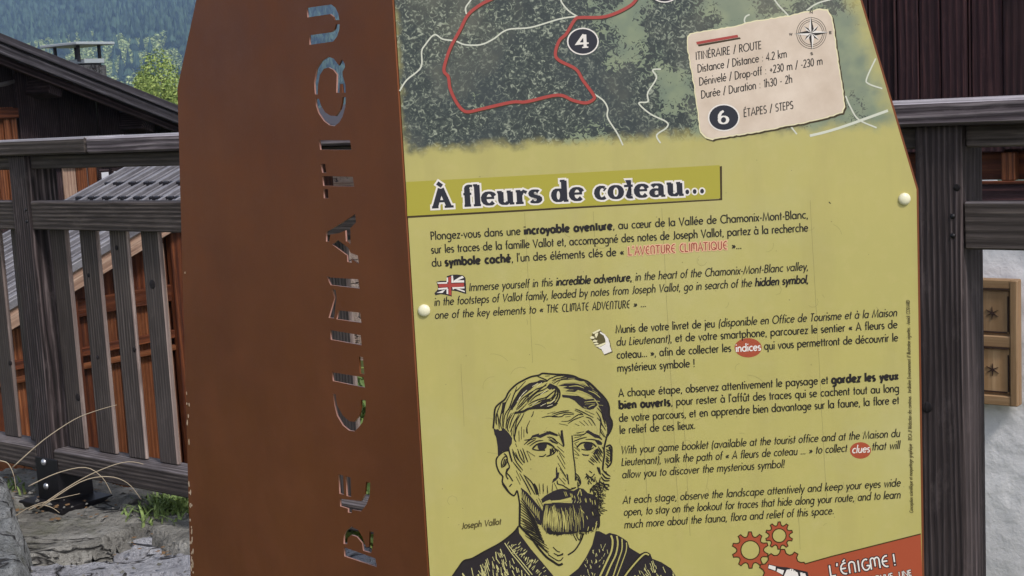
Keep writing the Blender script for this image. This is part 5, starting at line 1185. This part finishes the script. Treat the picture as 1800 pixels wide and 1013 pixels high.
a0 = (s0 - W1).dot(CA) + .3; a1 = (s0 + RD * (Lr - .9) - W1).dot(CA); a = a0; i = 0
zl = LW.hit(130, 292).z
sh0, sh1 = (LW.hit(-40, 215) - W1).dot(CA), (LW.hit(20, 215) - W1).dot(CA)
while a < a1:
    w_ = random.uniform(.17, .27); p_ = up(W1 + CI * .5 + CA * a, zl); zt = roofz(p_) - .1
    beam('wall_plank', M['chalet_dark'], CH, p_ - CI * random.uniform(0, .03), UP, CA, CI, zt - zl, w_ - .008, .03, .004, .002); a += w_; i += 1
a = a0
bay0, bay1 = (LW.hit(92, 310) - W1).dot(CA), (LW.hit(166, 310) - W1).dot(CA)  # bay of orange and pale boards in the lower wall
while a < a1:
    w_ = random.uniform(.1, .16); p_ = up(W1 + CI * .53 + CA * a, -1.92); bay = bay0 < a < bay1
    beam('lower_plank', M['fascia'] if bay and random.random() < .35 else (M['orange'] if bay else M['chalet_dark']), CH, p_ - CI * random.uniform(0, .02), UP, CA, CI, zl - .004 + 1.92, w_ - .01, .03, .004, .002); a += w_
# white curtained windows low on the wall
M['curtain'] = flat('white_curtain', (214, 214, 222), .8); M['glassdark'] = flat('dark_window_glass', (40, 42, 48), .12)
for px in (176, 198):
    l_, r_ = LW.hit(px - 8, 296), LW.hit(px + 9, 296); wn = beam('window', M['chalet_dark'], CH, up(l_ - CI * .03, zl - .55), CA, -CI, UP, (r_ - l_).length, .03, .5, .003)
    beam('curtain', M['curtain'], wn, up(l_ - CI * .065, zl - .5) + CA * .012, CA, -CI, UP, (r_ - l_).length - .03, .004, .42, 0)
sz0, sz1 = LW.hit(10, 250).z, LW.hit(10, 189).z; SHU = beam('shutter', M['orange'], CH, up(W1 + CI * .45 + CA * sh0, sz0 - .6), UP, CA, CI, sz1 - sz0 + .6, sh1 - sh0, .035, .005)
for f_ in (.08, .36, .64, .86): beam('shutter_board', M['orange'], SHU, up(W1 + CI * .44 + CA * (sh0 + (sh1 - sh0) * f_), sz0 - .58), UP, CA, -CI, sz1 - sz0 + .5, (sh1 - sh0) * .16, .015, .003)
beam('shutter_rail', M['orange_dark'], SHU, up(W1 + CI * .422 + CA * (sh0 - .02), sz1 - .10), CA, UP, -CI, sh1 - sh0 + .04, .09, .02, .004)
# pale forked branch nailed under the overhang
br = [LC.hit(44, 147) + CI * .5, LC.hit(64, 143) + CI * .5, LC.hit(86, 137) + CI * .5]; br2 = [br[2], LC.hit(98, 145) + CI * .5]
joined('branch_ornament', [tube(None, br, [.022, .026, .02], None, n=7), tube(None, br2, [.022, .008], None, n=7)], flat('weathered_branch', (120, 112, 116), .8), CH, smooth=True)
# rafters tails below the roof
for k in range(5):
    p_ = W1 + RD * (k * 1.05 - .4) - NRf * .3 + CI * .12; beam('purlin_end', M['chalet_dark'], CH, p_, CI, RD, NRf, .62, .14, .16, .006)
# chimney with a cover slab on legs
CHM = thing('roof_chimney', 'chimney with flat metal cover slab on thin legs above the chalet roof', 'chimney', up(at(148, 118, 15.2), at(148, 118, 15.2).z - .5))
cc_ = at(151, 113, 15.2); M['chim'] = stone_mat('chimney_render', (70, 70, 72), (96, 96, 98), (120, 120, 120), 5, .1); M['chimcap'] = flat('pale_chimney_sheet', (182, 188, 190), .4, metal=.4)
def cbox(nm, m, cx_, z0, lx, ly, hh): return beam(nm, m, CHM, up(cx_, z0) - DF * lx / 2 - BF * ly / 2, DF, BF, UP, lx, ly, hh, .006)
cbox('flue_block', M['chim'], cc_, cc_.z - .75, .26, .20, .75); cbox('flue_rim', M['chimcap'], cc_, cc_.z, .31, .25, .05)
cp = at(136, 101, 15.2); ztop = at(136, 82, 15.2).z
for sx in (-1, 1):
    for sy in (-1, 1): q = at(133, 100, 15.2) + DF * sx * .2 + BF * sy * .13; beam('cover_leg', M['guard'], CHM, up(q, cc_.z + .02), UP, DF, BF, ztop - cc_.z - .02, .028, .028, .002)
beam('cover_slab', M['chimcap'], CHM, up(at(136, 82, 15.2) - DF * .32 - BF * .24, ztop), DF, BF, UP, .64, .48, .03, .006, end_slope=(0, 0))
cbox('flue_base', M['chim'], at(136, 104, 15.2), cc_.z - .9, .5, .34, .9 - .02)

# ================================================================== low shed far behind the letters
SD = at(600, 232, 18.5); SHED = thing('garden_shed', 'low pale plaster shed with grey roof glimpsed through the cut-out letters', 'shed', up(SD, -1.9))
M['pink'] = stone_mat('pale_pink_plaster', (176, 150, 138), (198, 172, 158), (210, 188, 176), 3, .05)
beam('wall', M['pink'], SHED, up(SD, -1.92) - DF * 1.6, DF, BF, UP, 3.4, 3, SD.z + 1.6, .01)
rd = (BF * .94 + UP * .34).normalized(); beam('roof', M['roofdark'], SHED, up(SD, SD.z - .36) - DF * 1.8 - BF * .25, rd, DF, rd.cross(DF) * -1 if rd.cross(DF).z < 0 else rd.cross(DF), 1.9, 3.8, .08, .01)
wd_ = beam('window', M['fascia'], SHED, up(SD, -.35) - DF * .5 - BF * .03, DF, BF, UP, .7, .03, .8, .01); beam('pane', M['glassdark'], wd_, up(SD, -.3) - DF * .44 - BF * .036, DF, BF, UP, .58, .005, .7, 0)

# ================================================================== house at the right: stucco below, larch planks above
RW = Plane(at(1767, 358, 5.6), BF)
RH = thing('stucco_and_larch_house', 'house with white rough stucco below and dark maroon larch planks above, right of the sign', 'house', up(RW.hit(1767, 358), -1.9))
def ra(px, py): return (RW.hit(px, py) - RW.p).dot(DF)
def rp(a, b_, z): return up(RW.p + DF * a + BF * b_, z)
zw = RW.hit(1767, 358).z; zb1 = RW.hit(1767, 318).z; zpl = RW.hit(1767, 268).z
aL, aR = ra(1010, 200), ra(1767, 200) + 3.0
def stucco():
    t = MT('white_rough_stucco', .95, spec=.15); v = t.coord('Object', rnd=False); n = t.noise(v, 24, 5, .6); n2 = t.noise(v, 2.2, 3, .5)
    t.base(t.ramp(n2, [(.3, s2l((228, 226, 230))), (.7, s2l((238, 236, 238)))])); t.bump(n, .55, .008); return t.m
M['stucco'] = stucco()
# stucco wall with real relief near the camera
def reliefwall(name, a0, a1, z0, z1, st, amp, m, parent, b0=0):
    nx = int((a1 - a0) / st); nz = int((z1 - z0) / st); vs = []; fs = []
    for j in range(nz + 1):
        for i in range(nx + 1):
            a = a0 + (a1 - a0) * i / nx; z = z0 + (z1 - z0) * j / nz; h = amp * fbm(a * 14, z * 14, 3, 4) + amp * 1.2 * max(0, (-.35 - z)) * fbm(a * 5, z * 9, 8, 3)
            vs.append(rp(a, b0 - h, z))
    n = nx + 1
    for j in range(nz):
        for i in range(nx): fs.append((j * n + i, j * n + i + 1, (j + 1) * n + i + 1, (j + 1) * n + i))
    return meshobj(name, vs, fs, m, parent, smooth=True)
am = ra(1600, 600)
reliefwall('stucco_face', am, am + 1.5, -1.92, zw - .012, .016, .0035, M['stucco'], RH)
beam('stucco_wall', M['stucco'], RH, rp(aL, .03, -1.92), DF, BF, UP, aR - aL, .3, zw + 1.9, .004)
beam('sill_strip', flat('white_sill_paint', (226, 224, 226), .5), RH, rp(aL, -.05, zw - .012), DF, BF, UP, aR - aL, .08, .014, .002)
# stucco either side of the relief part, flush in front of the core
beam('stucco_panel', M['stucco'], RH, rp(aL, 0, -1.92), DF, BF, UP, am - aL - .002, .028, zw + 1.905, .002); beam('stucco_panel', M['stucco'], RH, rp(am + 1.502, 0, -1.92), DF, BF, UP, aR - am - 1.502, .028, zw + 1.905, .002)
beam('lower_beam', M['maroon'], RH, rp(aL, -.02, zw + .006), DF, BF, UP, aR - aL, .05, zb1 - zw - .01, .005)
# window band: dark recess, brown mullion, frame
beam('window_back', M['orange_dark'], RH, rp(aL, .06, zb1), DF, BF, UP, aR - aL, .03, zpl - zb1 + .02, .003)
beam('sill_line', M['orange_dark'], RH, rp(aL, -.025, zb1 - .012), DF, BF, UP, aR - aL, .03, .012, .002)
for px in (1500, 1620, 1768, 1890): beam('mullion', M['orange'], RH, rp(ra(px - 9, 295), .0, zb1), UP, DF, BF, zpl - zb1, .055, .055, .004)
# upper larch planks
a = aL; i = 0; bounds = [ra(x, 120) for x in (1480, 1532, 1577, 1584, 1622, 1661, 1706, 1712, 1768, 1812, 1870)]
cuts = [aL]; a = aL
while a < bounds[0] - .1: cuts.append(a); a += random.uniform(.12, .2)
cuts = sorted(set(cuts + bounds)); a = bounds[-1]
while a < aR: a += random.uniform(.12, .2); cuts.append(a)
for a, a2 in zip(cuts[:-1], cuts[1:]):
    if a2 - a < .008: continue
    beam('larch_plank', M['maroon'], RH, rp(a, -.03 + random.uniform(-.012, .012), zpl + random.uniform(.0, .015)), UP, DF, BF, 3.4, a2 - a - .005, .03, .004, .001)
beam('upper_wall_core', M['maroon'], RH, rp(aL, .04, zpl), DF, BF, UP, aR - aL, .26, 3.4, .004)
beam('end_wall', M['maroon'], RH, rp(aL, .05, zw), BF, DF, UP, 5, .25, 3.4 + zpl - zw, .004); beam('end_wall_lower', M['stucco'], RH, rp(aL, .05, -1.92), BF, DF, UP, 5, .3, zw + 1.9, .004)
beam('roof', M['roofdark'], RH, rp(aL - .5, -.4, zpl + 3.4), (BF * .93 + UP * .36).normalized(), DF, (UP * .93 - BF * .36).normalized(), 7, aR - aL + 1, .12, .01)
# carved shutter with two star panels
zA, zB = RW.hit(1766, 488).z, RW.hit(1766, 707).z; sa0, sa1 = ra(1640, 600), ra(1799, 600)
SH = thing('carved_shutter', 'tan wooden shutter of framed panels with carved stars on the white stucco wall', 'shutter', rp(sa0, -.05, zB))
beam('shutter_leaf', M['tan'], SH, rp(sa0, -.055, zB), UP, DF, BF, zA - zB, sa1 - sa0, .035, .004)
zy = lambda py: RW.hit(1766, py).z
for z0, z1 in ((zy(504), zA), (zy(606), zy(586)), (zB, zy(690))): beam('shutter_rail', M['tan'], SH, rp(sa0, -.072, z0), DF, UP, BF, sa1 - sa0 - (ra(1793, 600) - ra(1785, 600)), z1 - z0, .018, .004)
for x0, x1 in ((1640, 1650), (1706, 1730), (1786, 1799)): beam('shutter_stile', M['tan'], SH, rp(ra(x0, 600), -.075, zB + .001), UP, DF, BF, zA - zB - .002, ra(x1, 600) - ra(x0, 600), .022, .004)
M['carve'] = flat('burnt_carving', (48, 26, 18), .8)
for (z0, z1, cy) in ((zy(583), zy(508), 547), (zy(687), zy(610), 646)):
    for x0, x1, cx in ((1731, 1784, 1754), (1652, 1704, 1678)):
        l_, r_ = ra(x0, 600), ra(x1, 600); pn = beam('shutter_panel', M['tan'], SH, rp(l_, -.062, z0), UP, DF, BF, z1 - z0, r_ - l_, .010, .004)
        beam('panel_groove', M['carve'], pn, rp(r_ - .008, -.0645, z0 + .01), UP, DF, BF, z1 - z0 - .03, .006, .004, 0)
        beam('panel_groove', M['carve'], pn, rp(l_, -.0645, z0 + .004), DF, UP, BF, r_ - l_ - .01, .006, .004, 0)
        beam('panel_groove', M['carve'], pn, rp(l_, -.0765, z1 + .006), DF, UP, BF, r_ - l_, .005, .004, 0)
        ctr = rp(ra(cx, 600), -.0665, zy(cy)); vs = []; 
        for k in range(12): an = math.pi / 6 * k + math.pi / 2; rr_ = (.026 if k % 2 == 0 else .005); vs.append(ctr + DF * math.cos(an) * rr_ * 1.1 + UP * math.sin(an) * rr_)
        n = len(vs); vs += [v + BF * .004 for v in vs]; ctrf = len(vs); vs.append(ctr)
        meshobj('carved_star', vs, [(k, (k + 1) % n, ctrf) for k in range(n)] + [(k, (k + 1) % n, n + (k + 1) % n, n + k) for k in range(n)], M['carve'], pn)

# ================================================================== air
hz = MT('haze_air'); hz.t.nodes.remove(hz.b); pv = hz.n('ShaderNodeVolumePrincipled'); pv.inputs['Color'].default_value = (.44, .64, 1, 1); pv.inputs['Density'].default_value = .00030; pv.inputs['Anisotropy'].default_value = .1
for n in hz.t.nodes:
    if n.type == 'OUTPUT_MATERIAL': hz.l(pv.outputs[0], n.inputs['Volume'])
v_, f_ = boxchunk((-2500, -70, -60), (1, 0, 0), (0, 1, 0), (0, 0, 1), 5000, 2800, 560)
hzo = meshobj('haze', v_, f_, hz.m); hzo['kind'] = 'stuff'
print('tris', sum(len(o.data.polygons) for o in bpy.data.objects if o.type == 'MESH'), 'objs', len(bpy.data.objects))
